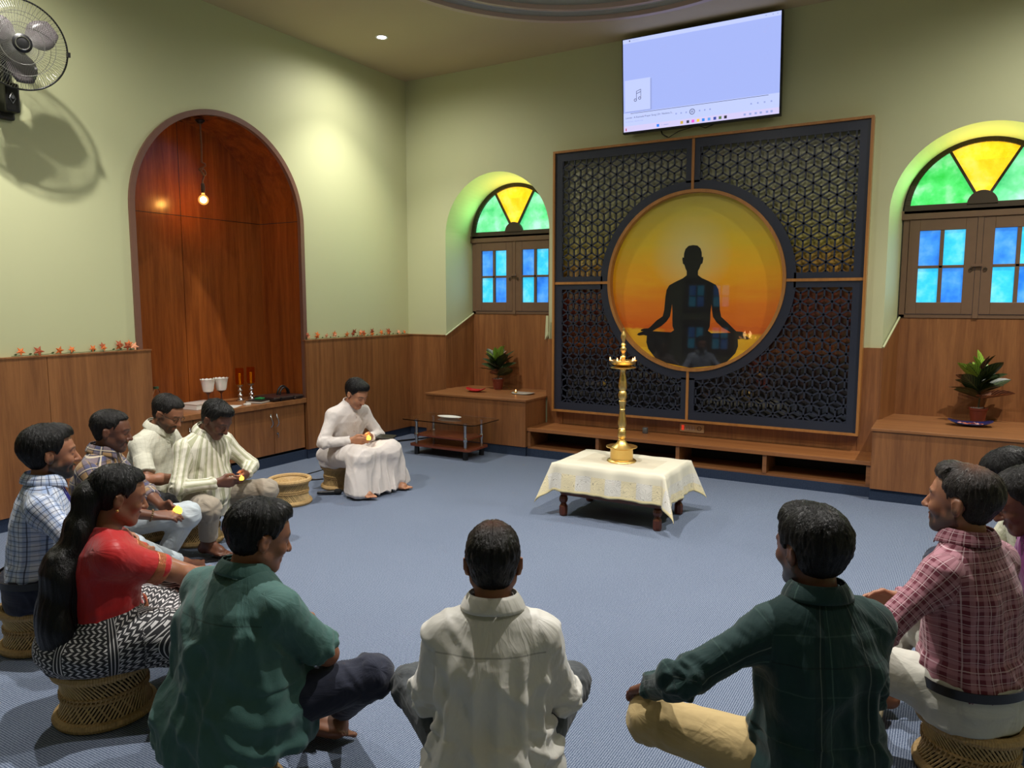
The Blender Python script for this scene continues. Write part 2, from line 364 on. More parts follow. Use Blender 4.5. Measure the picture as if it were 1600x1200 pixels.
def window(name, W, y, greens, facing=-1, fanlight=True):
    """facing -1: seen from -y"""
    c, r, zs = W['c'], W['ri'], W['zsi']; z0 = 1.505; z1 = zs-.035
    root = bpy.data.objects.new(name, None); COL.objects.link(root); struct(root); root.location = (c, y, 0)
    f = facing; B = lambda mb, x0, x1, a, b, d0=-.02, d1=.03: mb.box((x0, min(f*-d0, f*-d1), a), (x1, max(f*-d0, f*-d1), b))
    mb = MB(); B(mb,-r,-r+.05,z0,z1); B(mb,r-.05,r,z0,z1); B(mb,-r,r,z0,z0+.035); B(mb,-r-.02,r+.02,z1-.03,z1+.05,-.04,.03); B(mb,-.022,.022,z0,z1,-.03,.03)
    mb.build('casement_frame', M['winframe'], root, bevel=.004)
    for s in (-1, 1):
        xa, xb = (-r+.052, -.024) if s < 0 else (.024, r-.052); za, zb = z0+.037, z1-.032
        mb = MB(); st = .085; ml = .016; xm = (xa+xb)/2; zm = (za+zb)/2 
        B(mb,xa,xa+st,za,zb,-.028,.01); B(mb,xb-st,xb,za,zb,-.028,.01); B(mb,xa+st,xb-st,za,za+.105,-.028,.01); B(mb,xa+st,xb-st,zb-.1,zb,-.028,.01)
        B(mb,xm-ml,xm+ml,za+.1,zb-.1,-.024,.01); B(mb,xa+st,xb-st,zm-ml*.8,zm+ml*.8,-.024,.01)
        sash = mb.build('sash', M['winframe'], root, bevel=.003)
        k = 0
        for (pz0, pz1) in ((za+.1, zm-ml*.8), (zm+ml*.8, zb-.1)):
            for (px0, px1) in ((xa+st, xm-ml), (xm+ml, xb-st)):
                m = M['g_cyan'] if (k in (0, 3)) else M['g_blue']
                mb = MB(); B(mb,px0,px1,pz0,pz1,0.0,.006); mb.build('pane', m, sash); k += 1
        mb = MB(); xk = xb-.03 if s < 0 else xa+.03; mb.torus((xk, f*.036, zm-.03), .013, .0035, 16, 6, (0,1,0)); mb.lathe([(.008,0),(.008,.012)], 10, (xk, f*.026, zm-.018), (0,f,0))
        mb.build('ring_pull', M['windark'], sash)
    mb = MB(); mb.box((-.045,f*.05-.006,1.96),(.035,f*.05+.006,1.985)); mb.cyl((0,f*.02,1.972),(0,f*.055,1.972),.012); mb.build('latch', M['winframe'], root)
    if not fanlight: return root
    mb = MB(); zb = zs+.015; t = .045
    o_ = arcpts(0, zb, r, 0, PI, 40); i_ = arcpts(0, zb, r-t, 0, PI, 40)
    for i in range(40): mb.prism([o_[i], o_[i+1], i_[i+1], i_[i]], f*.035, -f*.02)
    B(mb,-r,r,zb-.03,zb+.045,-.04,.02)
    mb.prism(arcpts(0, zb+.03, .115, 0, PI, 20), f*.05, -f*.02)
    for a in (62, 118):
        d = Vector((math.cos(math.radians(a)), math.sin(math.radians(a)))); p = Vector((-d.y, d.x))*.011
        q0 = d*.09+Vector((0,zb+.02)); q1 = d*(r-.02)+Vector((0,zb)); mb.prism([q0-p,q1-p,q1+p,q0+p], f*.03, -f*.015)
    fan = mb.build('fanlight_frame', M['windark'], root, bevel=.003)
    for (a0, a1, m) in ((0, 62, M[greens[1]]), (62, 118, M['g_yellow']), (118, 180, M[greens[0]])):
        pts = arcpts(0, zb+.01, r-.03, math.radians(a0), math.radians(a1), 14) + arcpts(0, zb+.01, .08, math.radians(a1), math.radians(a0), 8)
        MB().prism(pts, -f*.002, f*.004).build('fan_pane', m, fan)
    return root
window('window_1', W1, ND, ('g_mint', 'g_mint')); window('window_2', W2, ND, ('g_green', 'g_mint'))
for k, dz in ((3, -.10), (4, -1.07)): window('window_%d' % k, dict(c=.95, ri=.6, zsi=2.3, r=.6, zs=2.3), YF+.04, None, 1, False).location.z = dz

# ---------------------------------------------------------------- lattice panel with the round print
PX0, PX1, PZ0, PZ1 = 2.075, 5.155, 0.458, 3.235; PCX, PCZ, PR = 3.603, 1.85, 0.885
def print_mat():
    g = N('sunset_print_gloss'); tc = g.n('ShaderNodeTexCoord'); sp = g.n('ShaderNodeSeparateXYZ'); g.l(tc.outputs['Object'], sp.inputs[0])
    cl = g.noise(g.coord('Object', (1.2, 1, 6)), 1.3, 5, .6)
    z = g.math('ADD', sp.outputs[2], g.math('MULTIPLY', g.math('SUBTRACT', cl, .5), .35))
    f = g.math('DIVIDE', g.math('SUBTRACT', z, .46), 2.78)
    c = g.ramp(f, [(0.0, hexc(30,24,20)), (0.10, hexc(40,26,16)), (0.20, hexc(225,176,20)), (0.31, hexc(252,202,44)), (0.33, hexc(222,100,14)), (0.42, hexc(236,128,20)), (0.52, hexc(244,172,20)), (0.64, hexc(226,188,36)), (0.76, hexc(200,182,70)), (1.0, hexc(176,170,110))])
    # faint hills
    hz = g.noise(g.coord('Object', (1, 1, 0)), 2.2, 3, .5); hill = g.math('LESS_THAN', sp.outputs[2], g.math('ADD', 1.12, g.math('MULTIPLY', hz, .62)))
    hill = g.math('MULTIPLY', hill, g.math('GREATER_THAN', sp.outputs[2], 1.19))
    c = g.mix(g.math('MULTIPLY', hill, .22), c, hexc(190,70,10))
    # halo around the head of the figure, part of the printed picture
    dx = g.math('SUBTRACT', sp.outputs[0], 3.57); dz = g.math('SUBTRACT', sp.outputs[2], 2.12)
    d = g.math('SQRT', g.math('ADD', g.math('MULTIPLY', dx, dx), g.math('MULTIPLY', dz, dz)))
    hal = g.math('MULTIPLY', g.math('MAXIMUM', g.math('SUBTRACT', 1, g.math('DIVIDE', d, .42)), 0), .75)
    c = g.mix(hal, c, hexc(214,208,150))
    g.set(base=c, rough=.35, coat=1.0, coatr=.02); return g.m
M['print'] = print_mat()
def back_mat():
    g = N('lattice_backing_gloss'); tc = g.n('ShaderNodeTexCoord'); sp = g.n('ShaderNodeSeparateXYZ'); g.l(tc.outputs['Object'], sp.inputs[0])
    cl = g.noise(g.coord('Object', (1.2, 1, 4)), 1.1, 4, .6); z = g.math('ADD', sp.outputs[2], g.math('MULTIPLY', g.math('SUBTRACT', cl, .5), .5))
    f = g.math('DIVIDE', g.math('SUBTRACT', z, .46), 2.78)
    c = g.ramp(f, [(0.0, hexc(12,12,14)), (0.13, hexc(18,14,14)), (0.2, hexc(52,24,18)), (0.28, hexc(120,60,24)), (0.33, hexc(74,30,26)), (0.45, hexc(130,56,34)), (0.52, hexc(190,120,44)), (0.62, hexc(200,182,90)), (0.8, hexc(196,194,150)), (1.0, hexc(190,188,164))])
    g.set(base=c, rough=.3, coat=1.0, coatr=.05); return g.m
M['backing'] = back_mat()
LP = thing('lattice_panel', 'large dark navy lattice wall panel around a round sunset picture', 'wall panel', (0,0,0))
MB().box((PX0,-.03,PZ0),(PX1,-.001,PZ1)).build('backing_board', M['backing'], LP)
mb = MB(); e = .022
mb.box((PX0,-.125,PZ0),(PX0+e,-.03,PZ1)); mb.box((PX1-e,-.125,PZ0),(PX1,-.03,PZ1)); mb.box((PX0+e,-.125,PZ0),(PX1-e,-.03,PZ0+e)); mb.box((PX0+e,-.125,PZ1-e),(PX1-e,-.03,PZ1))
mb.build('outer_frame', M['gold'], LP)
VX = 3.588
for a, b in (((VX-.013,-.115,PCZ+PR-.01),(VX+.013,-.03,PZ1-e)), ((VX-.013,-.115,PZ0+e),(VX+.013,-.03,PCZ-PR+.01)), ((PX0+e,-.115,PCZ-.013),(PCX-PR+.01,-.03,PCZ+.013)), ((PCX+PR-.01,-.115,PCZ-.013),(PX1-e,-.03,PCZ+.013))): MB().box(a, b).build('cross_bar', M['gold'], LP)
def annulus(mb, r0, r1, y0, y1, a0=0, a1=2*PI, n=96, cx=PCX, cz=PCZ):
    for i in range(n):
        a, b = a0+(a1-a0)*i/n, a0+(a1-a0)*(i+1)/n
        P = lambda r, t, y: (cx+r*math.cos(t), y, cz+r*math.sin(t))
        vs = [P(r0,a,y0),P(r1,a,y0),P(r1,b,y0),P(r0,b,y0),P(r0,a,y1),P(r1,a,y1),P(r1,b,y1),P(r0,b,y1)]
        mb.add(vs, [(0,1,2,3),(7,6,5,4),(0,3,7,4),(1,5,6,2)] + ([(0,4,5,1)] if i == 0 else []) + ([(3,2,6,7)] if i == n-1 else []))
mb = MB(); annulus(mb, PR-.03, PR, -.125, -.03); mb.build('ring_frame', M['gold'], LP, smooth=True)
mb = MB(); mb.prism(arcpts(PCX, PCZ, PR-.028, 0, 2*PI, 96)[:-1], -.05, -.031); sun = mb.build('sunset_picture', M['print'], LP)
# meditating figure, raised black cut-out
fig = [(0,.955),(.035,.95),(.06,.925),(.07,.89),(.072,.85),(.082,.855),(.084,.835),(.078,.80),(.066,.79),(.055,.755),(.045,.735),(.045,.70),(.075,.675),(.14,.645),(.20,.615),(.225,.575),(.235,.52),(.24,.46),(.245,.40),(.26,.345),(.33,.295),(.40,.245),(.435,.225),(.50,.222),(.53,.212),(.535,.20),(.505,.198),(.56,.18),(.575,.165),(.55,.158),(.50,.165),(.46,.158),(.455,.165),(.462,.10),(.43,.04),(.34,-.04),(.22,-.09),(.0,-.12)]
xs_ = lambda x: math.copysign(abs(x)*(1.26-.26*min(1, max(0, (abs(x)-.08)/.40))), x)
fx0, fz0 = 3.59, 1.112
mid = []
left = [(-x*.98, z+.012*(x > .3)) for x, z in reversed(fig[1:-1])]
poly = [(fx0+xs_(x), fz0+z*1.145) for x, z in fig] + [(fx0+xs_(x), fz0+z*1.145) for x, z in left]
def clipc(p):
    dx, dz = p[0]-PCX, p[1]-PCZ; r = math.hypot(dx, dz); R_ = PR-.032
    return p if r < R_ else (PCX+dx*R_/r, PCZ+dz*R_/r)
poly = [clipc(p) for p in poly]
import bmesh
def flatpoly(name, loops, y0, y1, mat, parent):
    """extruded outline with optional holes, in xz"""
    bm = bmesh.new(); 
    for lp in loops:
        vs = [bm.verts.new((x, y0, z)) for x, z in lp]
        for i in range(len(vs)): bm.edges.new((vs[i], vs[(i+1) % len(vs)]))
    bmesh.ops.triangle_fill(bm, use_beauty=True, use_dissolve=False, edges=bm.edges[:])
    r = bmesh.ops.extrude_face_region(bm, geom=bm.faces[:])
    for v in [q for q in r['geom'] if isinstance(q, bmesh.types.BMVert)]: v.co.y = y1
    bmesh.ops.recalc_face_normals(bm, faces=bm.faces)
    me = bpy.data.meshes.new(name); bm.to_mesh(me); bm.free(); me.materials.append(mat)
    o = bpy.data.objects.new(name, me); COL.objects.link(o); o.parent = parent; return o
def hole(s): return [(fx0+s*xs_(x), fz0+z*1.145) for x, z in ((.165,.455),(.172,.40),(.182,.345),(.215,.30),(.27,.258),(.33,.232),(.37,.212),(.17,.205),(.14,.225),(.155,.26),(.158,.32),(.158,.38))]
M['sil'] = plain('black_gloss_silhouette', hexc(12,13,17), .3, var=.01, coat=1.0)
flatpoly('meditating_figure', [poly, hole(1), hole(-1)], -.053, -.0495, M['sil'], sun)
# navy borders and lattice bars of the four quadrants
S6 = .078; HX = math.sqrt(3)*S6; BW = .0075
def clip_rect(p, q, r):
    t0, t1 = 0.0, 1.0; dx, dz = q[0]-p[0], q[1]-p[1]
    for pp, qq in ((-dx, p[0]-r[0]), (dx, r[1]-p[0]), (-dz, p[1]-r[2]), (dz, r[3]-p[1])):
        if abs(pp) < 1e-9:
            if qq < 0: return None
        else:
            t = qq/pp
            if pp < 0: t0 = max(t0, t)
            else: t1 = min(t1, t)
    if t0 >= t1: return None
    return (p[0]+dx*t0, p[1]+dz*t0), (p[0]+dx*t1, p[1]+dz*t1)
def clip_circ(p, q, R_):
    pin = math.hypot(p[0]-PCX, p[1]-PCZ) < R_; qin = math.hypot(q[0]-PCX, q[1]-PCZ) < R_
    if pin and qin: return None
    if pin or qin:
        a, b = (p, q) if pin else (q, p)
        for _ in range(20):
            m = ((a[0]+b[0])/2, (a[1]+b[1])/2)
            if math.hypot(m[0]-PCX, m[1]-PCZ) < R_: a = m
            else: b = m
        return (b, q) if pin else (p, b)
    return p, q
BR = PR+.085; bw_ = .085
for (x0, x1, z0, z1) in ((PX0+e, VX-.013, PCZ+.013, PZ1-e), (VX+.013, PX1-e, PCZ+.013, PZ1-e), (PX0+e, VX-.013, PZ0+e, PCZ-.013), (VX+.013, PX1-e, PZ0+e, PCZ-.013)):
    left_, up_ = x0 < 3, z0 > 1.5; mb = MB()
    r = (x0+(bw_ if left_ else .055), x1-(.055 if left_ else bw_), z0+(.055 if up_ else bw_), z1-(bw_ if up_ else .055))
    sx = -1 if left_ else 1; sz = 1 if up_ else -1
    xi, xo = (r[1], r[0]) if left_ else (r[0], r[1]); zi, zo = (r[2], r[3]) if up_ else (r[3], r[2])
    X0, X1 = (x0, x1) if left_ else (x1, x0); Z0, Z1 = (z1, z0) if up_ else (z0, z1)     # outer, inner edges
    def sb(a, b, c, d): mb.box((min(a,b), -.105, min(c,d)), (max(a,b), -.085, max(c,d)))
    sb(X0, xo, Z0, Z1); sb(xo, X1, Z0, zo)
    dz = math.sqrt(BR**2-(X1-PCX)**2); dx = math.sqrt(BR**2-(Z1-PCZ)**2)
    sb(xi, X1, PCZ+sz*(dz-.02), zo); sb(xo, PCX+sx*(dx-.02), Z1, zi)
    a0 = math.atan2((Z1-PCZ), sx*dx); a1 = math.atan2(sz*dz, (X1-PCX))
    b0 = math.atan2(sz*.0135, sx); b1 = math.atan2(sz, (VX-PCX+sx*.013)/PR)
    if abs(b1-b0) > PI: b0, b1 = (b0 % (2*PI)), (b1 % (2*PI))
    annulus(mb, PR-.001, BR, -.105, -.085, b0, b1, 30)
    i0 = int((r[0]-PCX)/HX)-3; i1 = int((r[1]-PCX)/HX)+3; j0 = int((r[2]-PCZ)/(1.5*S6))-3; j1 = int((r[3]-PCZ)/(1.5*S6))+3
    for j in range(j0, j1):
        for i in range(i0, i1):
            cx = PCX + HX*(i+.5*(j % 2)); cz = PCZ + 1.5*S6*j
            V6 = [(cx+S6*math.cos(math.radians(90+60*k)), cz+S6*math.sin(math.radians(90+60*k))) for k in range(6)]
            segs = [(V6[0],V6[1]),(V6[1],V6[2]),(V6[5],V6[0])] + [((cx,cz),V6[k]) for k in (1,3,5)]
            for p, q in segs:
                c = clip_rect(p, q, r)
                if not c: continue
                c = clip_circ(*c, BR-.01)
                if not c: continue
                (ax, az), (bx, bz) = c; L = math.hypot(bx-ax, bz-az)
                if L < .004: continue
                nx, nz = -(bz-az)/L*BW, (bx-ax)/L*BW; ex, ez = (bx-ax)/L*BW*.6, (bz-az)/L*BW*.6
                mb.prism([(ax-ex+nx,az-ez+nz),(ax-ex-nx,az-ez-nz),(bx+ex-nx,bz+ez-nz),(bx+ex+nx,bz+ez+nz)], -.102, -.087)
    mb.build('lattice_quadrant', M['navy'], LP, fixn=True)
# wooden backing between panel and low shelf, with the switch plate
mb = MB(); mb.box((2.161,-.015,.31),(5.019,-.001,.458)); struct(mb.build('trim_12', M['wood']))
mb = MB(); mb.box((2.092,-.03,.31),(2.16,-.001,PZ0)); mb.box((5.02,-.03,.31),(5.138,-.001,PZ0)); struct(mb.build('trim_13', M['wood']))

# ---------------------------------------------------------------- television
def tvtext(s, size, x, z, mat, parent, name='screen_text', align='LEFT'):
    c = bpy.data.curves.new(name, 'FONT'); c.body = s; c.size = size; c.align_x = align; c.resolution_u = 2
    o = bpy.data.objects.new(name, c); COL.objects.link(o)
    dg = bpy.context.evaluated_depsgraph_get(); me = bpy.data.meshes.new_from_object(o.evaluated_get(dg)); bpy.data.objects.remove(o)
    for v in me.vertices: v.co = Vector((v.co.x, 0, v.co.y))
    me.materials.clear(); me.materials.append(mat); o = bpy.data.objects.new(name, me); COL.objects.link(o); o.parent = parent; o.location = (x, -.0035, z); return o
def emis(name, col, s=1.0, base=None):
    g = N(name); g.set(base=base or (0.02,0.02,0.02,1), emit=col, emits=s, rough=.4); return g.m
TV = thing('television', 'large flat television on the wall above the lattice panel showing a music player', 'television', (2.85,-.11,3.315), 0)
TW, TH = 1.53, .905; TV.rotation_euler = (math.radians(4), 0, 0); TV.location = (2.85, -.09, 3.33)
mb = MB(); mb.box((0,-.005,0),(TW,.05,TH)); mb.build('casing', M['black'], TV, bevel=.006)
mb = MB(); mb.box((.35,.05,.15),(1.15,.12,.6)); mb.build('mount', M['black'], TV)
M['scr'] = emis('lit_screen', hexc(166,182,246), .75)
MB().box((.014,-.0075,.02),(TW-.014,-.005,TH-.012)).build('screen', M['scr'], TV)
def scr(name, mat, boxes, off=-.0085):
    mb = MB()
    for (x0, z0, x1, z1) in boxes: mb.box((x0, off-.0006, z0), (x1, off, z1))
    return mb.build(name, mat, TV)
M['scl'] = emis('screen_pale', hexc(194,206,255), .75); M['scp'] = emis('screen_taskbar', hexc(212,204,245), .75); M['scd'] = emis('screen_dark', hexc(60,66,96), .8); M['scs'] = emis('screen_shadow', hexc(140,152,205), .9)
scr('title_bar', M['scl'], [(.014,TH-.05,TW-.014,TH-.012)]); scr('taskbar', M['scp'], [(.014,.02,TW-.014,.075)]); scr('player_bar', M['scl'], [(.014,.075,TW-.014,.2)])
scr('cover_shadow', M['scs'], [(.035,.205,.31,.213),(.295,.205,.31,.5)]); scr('cover_card', M['scl'], [(.03,.213,.295,.51)])
scr('progress_line', M['scd'], [(.09,.19,1.42,.194)], -.0095)
mb = MB(); y = -.0098
for px in (.14, .185): mb.torus((px,y,.315+(px-.14)*.3), .012, .0028, 14, 5, (0,1,0))
mb.box((.15,y-.001,.315),(.154,y,.395)); mb.box((.195,y-.001,.33),(.199,y,.41))
for dz in (0, -.022): mb.add([(.15,y,.393+dz),(.199,y,.408+dz),(.199,y,.413+dz),(.15,y,.398+dz)], [(0,1,2,3)])
mb.build('music_note_icon', M['scd'], TV)
mb = MB(); mb.torus((.715,y,.135), .024, .003, 24, 6, (0,1,0)); mb.box((.705,y-.001,.124),(.710,y,.146)); mb.box((.719,y-.001,.124),(.724,y,.146)); mb.build('pause_button', M['scd'], TV)
for px in (.55,.60,.65,.78,.83,.88,1.26,1.32,1.38,1.44): MB().box((px,y-.001,.128),(px+.014,y,.142)).build('player_icon', M['scs'], TV)
for px in (1.38,1.44,1.48): MB().box((px,y-.001,TH-.034),(px+.01,y,TH-.026)).build('window_button', M['scs'], TV)
MB().lathe([(.007,0),(.007,.001)], 12, (.085,y,TH-.03), (0,-1,0)).build('player_icon', M['scd'], TV)
for i, (px, c) in enumerate(zip((.36,.60,.66,.71,.76,.81,.865,.92,.97,1.02), ((40,120,230),(190,160,70),(60,60,80),(220,90,200),(240,190,60),(50,130,220),(90,150,220),(50,70,150),(80,110,70),(40,40,50)))):
    scr('app_icon', emis('icon_%d' % i, hexc(*c), .9), [(px,.034,px+.026,.06)], -.0095)
scr('app_icon', emis('icon_red', hexc(170,60,90), .9), [(.035,.03,.045,.055)], -.0095)
for px in (1.2,1.25,1.3,1.345,1.4,1.44): scr('tray_icon', M['scs'], [(px,.038,px+.02,.056)], -.0095)
scr('search_hint', M['scs'], [(.41,.045,.415,.052),(.43,.045,.48,.05)], -.0095)
o = tvtext('Lovree - A Kannada Prayer Song | Dr. Neelena S...', .024, .035, .145, M['scd'], TV); o.location.y = -.0097
o = tvtext('Lovree Songs - Kannada Songs', .015, .035, .112, M['scs'], TV); o.location.y = -.0097
o = tvtext('Media Player', .014, .11, TH-.035, M['scs'], TV); o.location.y = -.0097
mb = MB(); mb.tube([(3.22,-.03,3.38),(3.25,-.05,3.30),(3.31,-.06,3.262)], .007, 6); mb.tube([(3.31,-.04,3.262),(3.42,-.05,3.31),(3.6,-.04,3.345),(3.68,-.05,3.31),(3.8,-.04,3.35)], .004, 6)
tag(mb.build('cable', M['black']), 'black power cable hanging between television and lattice panel', 'cable')

# ---------------------------------------------------------------- plinths, low shelf
def plinth(x0, x1, yf, label):
    t = thing('plinth', label, 'plinth', ((x0+x1)/2, 0, 0), 0, 'wooden window plinths'); cx = (x0+x1)/2
    W = W1 if x0 < 3 else W2
    mb = MB(); mb.box((x0-cx,yf,.1),(x1-cx,-.037,.585)); mb.build('body', M['wood'], t)
    mb = MB(); mb.box((x0-.012-cx,yf-.012,.588),(x1+(.012 if x0 < 3 else 0)-cx,-.037,.61)); mb.box((W['c']-W['r']+.01-cx,-.037,.588),(W['c']+W['r']-.01-cx,0.02,.61)); mb.box((W['c']-W['ri']-.06-cx,0.02,.588),(W['c']+W['ri']+.06-cx,ND-.014,.61)); mb.build('top_board', M['woodx'], t, bevel=.002)
    return t
plinth(.64, 1.955, -.50, 'teak box plinth with a flat top under the left stained glass window')
plinth(5.305, XR-.02, -.565, 'long teak box plinth under the right stained glass window')
SH = thing('low_shelf', 'long low open teak shelf running under the lattice panel', 'shelf', (3.62,0,0)); c = 3.62
a, b = 1.962-c, 5.298-c
MB().box((a,-.48,.275),(b,-.032,.31)).build('top_board', M['wood_lit'], SH, bevel=.002)
MB().box((a,-.46,.085),(b,-.04,.105)).build('bottom_board', M['woodx'], SH)
for x in (1.962, 2.76, 3.60, 4.41, 5.263): MB().box((x-c,-.465,.105),(x+.035-c,-.04,.275)).build('divider', M['woodx'], SH)
MB().box((a,-.06,.105),(b,-.045,.275)).build('back_board', M['cavity'], SH)  # near-black colour paints in the shade of the open compartments
SW = thing('switch_board', 'cream electric switch board with a red lit switch below the lattice panel', 'switch board', (3.62,-.016,.385))
MB().box((-.125,-.012,-.042),(.125,0,.042)).build('plate', plain('cream_plate', hexc(196,160,120), .4), SW, bevel=.004)
MB().box((-.105,-.017,-.025),(-.08,-.012,.025)).build('red_switch', emis('red_indicator', hexc(220,60,40), .5, hexc(200,60,40)), SW)
for x in (-.07,-.045,-.02,.01): MB().box((x,-.016,-.022),(x+.018,-.012,.022)).build('rocker_switch', M['mould'], SW)
mb = MB(); mb.torus((.075,-.012,0), .02, .003, 20, 6, (0,1,0)); mb.cyl((.068,-.014,0),(.068,-.011,0),.004); mb.cyl((.082,-.014,0),(.082,-.011,0),.004); mb.build('socket', M['edge'], SW)
mb = MB(); mb.lathe([(.001,0),(.027,0),(.029,.004),(.029,.055),(.027,.058),(.024,.056),(.001,.05)], 20, (3.171,-.147,.31)); tag(mb.build('tin', M['steeld'], smooth=True), 'small grey round tin standing on the low shelf', 'tin')
mb = MB(); mb.add([(1.958,-.045,1.50),(1.985,-.045,1.50),(1.985,-.045,1.30),(1.945,-.045,1.235)], [(0,1,2,3)]); mb.add([(1.958,-.033,1.50),(1.985,-.033,1.50),(1.985,-.033,1.30),(1.945,-.033,1.235)], [(3,2,1,0)]); 
mb.add([(1.958,-.045,1.50),(1.985,-.045,1.50),(1.985,-.045,1.30),(1.945,-.045,1.235),(1.958,-.033,1.50),(1.985,-.033,1.50),(1.985,-.033,1.30),(1.945,-.033,1.235)], [(0,4,5,1),(1,5,6,2),(2,6,7,3),(3,7,4,0)])
struct(mb.build('trim_14', M['wall']))

# ---------------------------------------------------------------- centre table, cloth, brass lamp
TX0, TX1, TY0, TY1, TZ = 3.26, 4.10, -2.30, -1.74, .42
CT = thing('low_table', 'low dark wooden table with turned legs under the lace cloth', 'table', ((TX0+TX1)/2,(TY0+TY1)/2,0)); cx, cy = CT.location.x, CT.location.y
MB().box((TX0+.02-cx,TY0+.02-cy,TZ-.045),(TX1-.02-cx,TY1-.02-cy,TZ-.012)).build('top_board', M['darkwood'], CT, bevel=.004)
for sx in (-1, 1):
    for sy in (-1, 1):
        x, y = sx*(.38), sy*(.245)
        mb = MB(); mb.lathe([(.018,0),(.03,.004),(.034,.02),(.034,.075),(.026,.09),(.02,.1),(.032,.115),(.036,.135),(.03,.155),(.02,.165),(.028,.18),(.034,.2),(.034,TZ-.05)], 8, (x,y,0)); mb.build('leg', M['darkwood'], CT)
mb = MB()
for sy in (-1, 1): mb.box((-.36,sy*.245-.012,.165),(.36,sy*.245+.012,.2))
for sx in (-1, 1): mb.box((sx*.38-.012,-.235,.165),(sx*.38+.012,.235,.2))
for i in range(9): mb.box((-.33+i*.078,-.235,.17),(-.30+i*.078,.235,.18))
mb.build('slatted_rack', M['darkwood'], CT)
def lace():
    g = N('cream_lace_cloth'); tc = g.n('ShaderNodeTexCoord'); sp = g.n('ShaderNodeSeparateXYZ'); g.l(tc.outputs['UV'], sp.inputs[0])
    u, v = sp.outputs[0], sp.outputs[1]                  # metres from the cloth's centre
    au = g.math('ABSOLUTE', u); av = g.math('ABSOLUTE', v)
    hem = g.math('MAXIMUM', g.math('SUBTRACT', au, .53), g.math('SUBTRACT', av, .37))    # distance past the start of the border band
    band = g.math('MULTIPLY', g.math('GREATER_THAN', hem, 0), g.math('LESS_THAN', hem, .12))
    vor = g.n('ShaderNodeTexVoronoi', feature='DISTANCE_TO_EDGE'); g.l(tc.outputs['UV'], vor.inputs['Vector']); vor.inputs['Scale'].default_value = 16
    w_ = g.n('ShaderNodeTexWave', wave_type='RINGS'); g.l(tc.outputs['UV'], w_.inputs['Vector']); w_.inputs['Scale'].default_value = 9; w_.inputs['Distortion'].default_value = 14; w_.inputs['Detail'].default_value = 2; w_.inputs['Detail Scale'].default_value = 1.5
    line = g.math('MULTIPLY', g.math('LESS_THAN', g.math('ABSOLUTE', g.math('SUBTRACT', w_.outputs[1], .5)), .09), band)
    sq = g.math('LESS_THAN', g.math('SINE', g.math('MULTIPLY', u, 26)), 0)
    c = g.mix(g.math('MULTIPLY', g.math('MULTIPLY', band, sq), .5), hexc(208,202,182), hexc(222,204,150)); c = g.mix(g.math('MULTIPLY', band, g.math('MULTIPLY', g.math('SUBTRACT', 1, sq), .7)), c, hexc(206,204,200))
    c = g.mix(g.math('GREATER_THAN', hem, .12), c, hexc(216,202,156))
    c = g.mix(g.math('MULTIPLY', line, .75), c, hexc(130,124,112))
    inner = g.math('MULTIPLY', g.math('LESS_THAN', au, .31), g.math('LESS_THAN', av, .17)); c = g.mix(g.math('MULTIPLY', inner, .45), c, hexc(180,166,140))
    g.set(base=c, rough=.8, sheen=.2); g.bump(g.noise(tc.outputs['UV'], 350, 2), .3, .002); return g.m
M['lace'] = lace()
def cloth():
    # square grid in cloth coordinates, draped over the table: bell folds at the corners
    hw, hd = (TX1-TX0)/2+.012, (TY1-TY0)/2+.012; EX, EY = hw+.24, hd+.22; n, m = 120, 90
    vs, uv = [], []
    for j in range(m+1):
        for i in range(n+1):
            u = -EX+2*EX*i/n; v = -EY+2*EY*j/m
            ox, oy = max(0, abs(u)-hw), max(0, abs(v)-hd); sx, sy = (1 if u > 0 else -1), (1 if v > 0 else -1)
            z = TZ+.004; x, y = max(-hw, min(hw, u)), max(-hd, min(hd, v))
            if ox > 0 and oy > 0:            # corner: hangs as a folded cone
                d = max(ox, oy)+.55*min(ox, oy); a = math.atan2(oy, ox); fl = .02+.30*d*math.sin(2*a)+.05*d
                x += sx*(fl*math.cos(a)**.7+.008*math.sin(a*9)*d*8*.3); y += sy*(fl*math.sin(a)**.7); z -= d*(.98-.12*math.sin(2*a))
            elif ox > 0 or oy > 0:
                d = ox+oy; s_ = v if ox > 0 else u
                w_ = .010*math.sin(s_*21+1.3)*min(1, d/.12)+.006*math.sin(s_*47)*min(1, d/.2)
                fl = .012*min(1, d/.03)+.10*d+w_; z -= math.sqrt(max(0, d*d-(.10*d)**2))*.99
                if ox > 0: x += sx*fl
                else: y += sy*fl
            z += .0015*math.sin(u*31)*math.sin(v*27)
            vs.append((x, y, max(z, .012))); uv.append((u, v))
    me = bpy.data.meshes.new('tablecloth'); fs = [(j*(n+1)+i, j*(n+1)+i+1, (j+1)*(n+1)+i+1, (j+1)*(n+1)+i) for j in range(m) for i in range(n)]
    me.from_pydata(vs, [], fs); ul = me.uv_layers.new(name='UVMap')
    for l in me.loops: ul.data[l.index].uv = uv[l.vertex_index]
    me.materials.append(M['lace']); me.polygons.foreach_set('use_smooth', [True]*len(me.polygons))
    o = bpy.data.objects.new('tablecloth', me); COL.objects.link(o); o.location = ((TX0+TX1)/2, (TY0+TY1)/2, 0)
    s = o.modifiers.new('solid', 'SOLIDIFY'); s.thickness = .003; s.offset = 1
    return tag(o, 'cream lace cloth with an embroidered border draped over the low table', 'tablecloth')
cloth()
LX, LY, LZ = 3.682, -2.035, TZ+.0075
LA = thing('brass_lamp', 'tall brass oil lamp with lit wicks standing on the lace covered table', 'oil lamp', (LX,LY,LZ))
K = 1.03/655.   # profile heights below are in fractions of the lamp's height
def lp(name, prof, m=M['brass'], seg=36): mb = MB(); mb.lathe(prof, seg); return mb.build(name, m, LA, smooth=True)
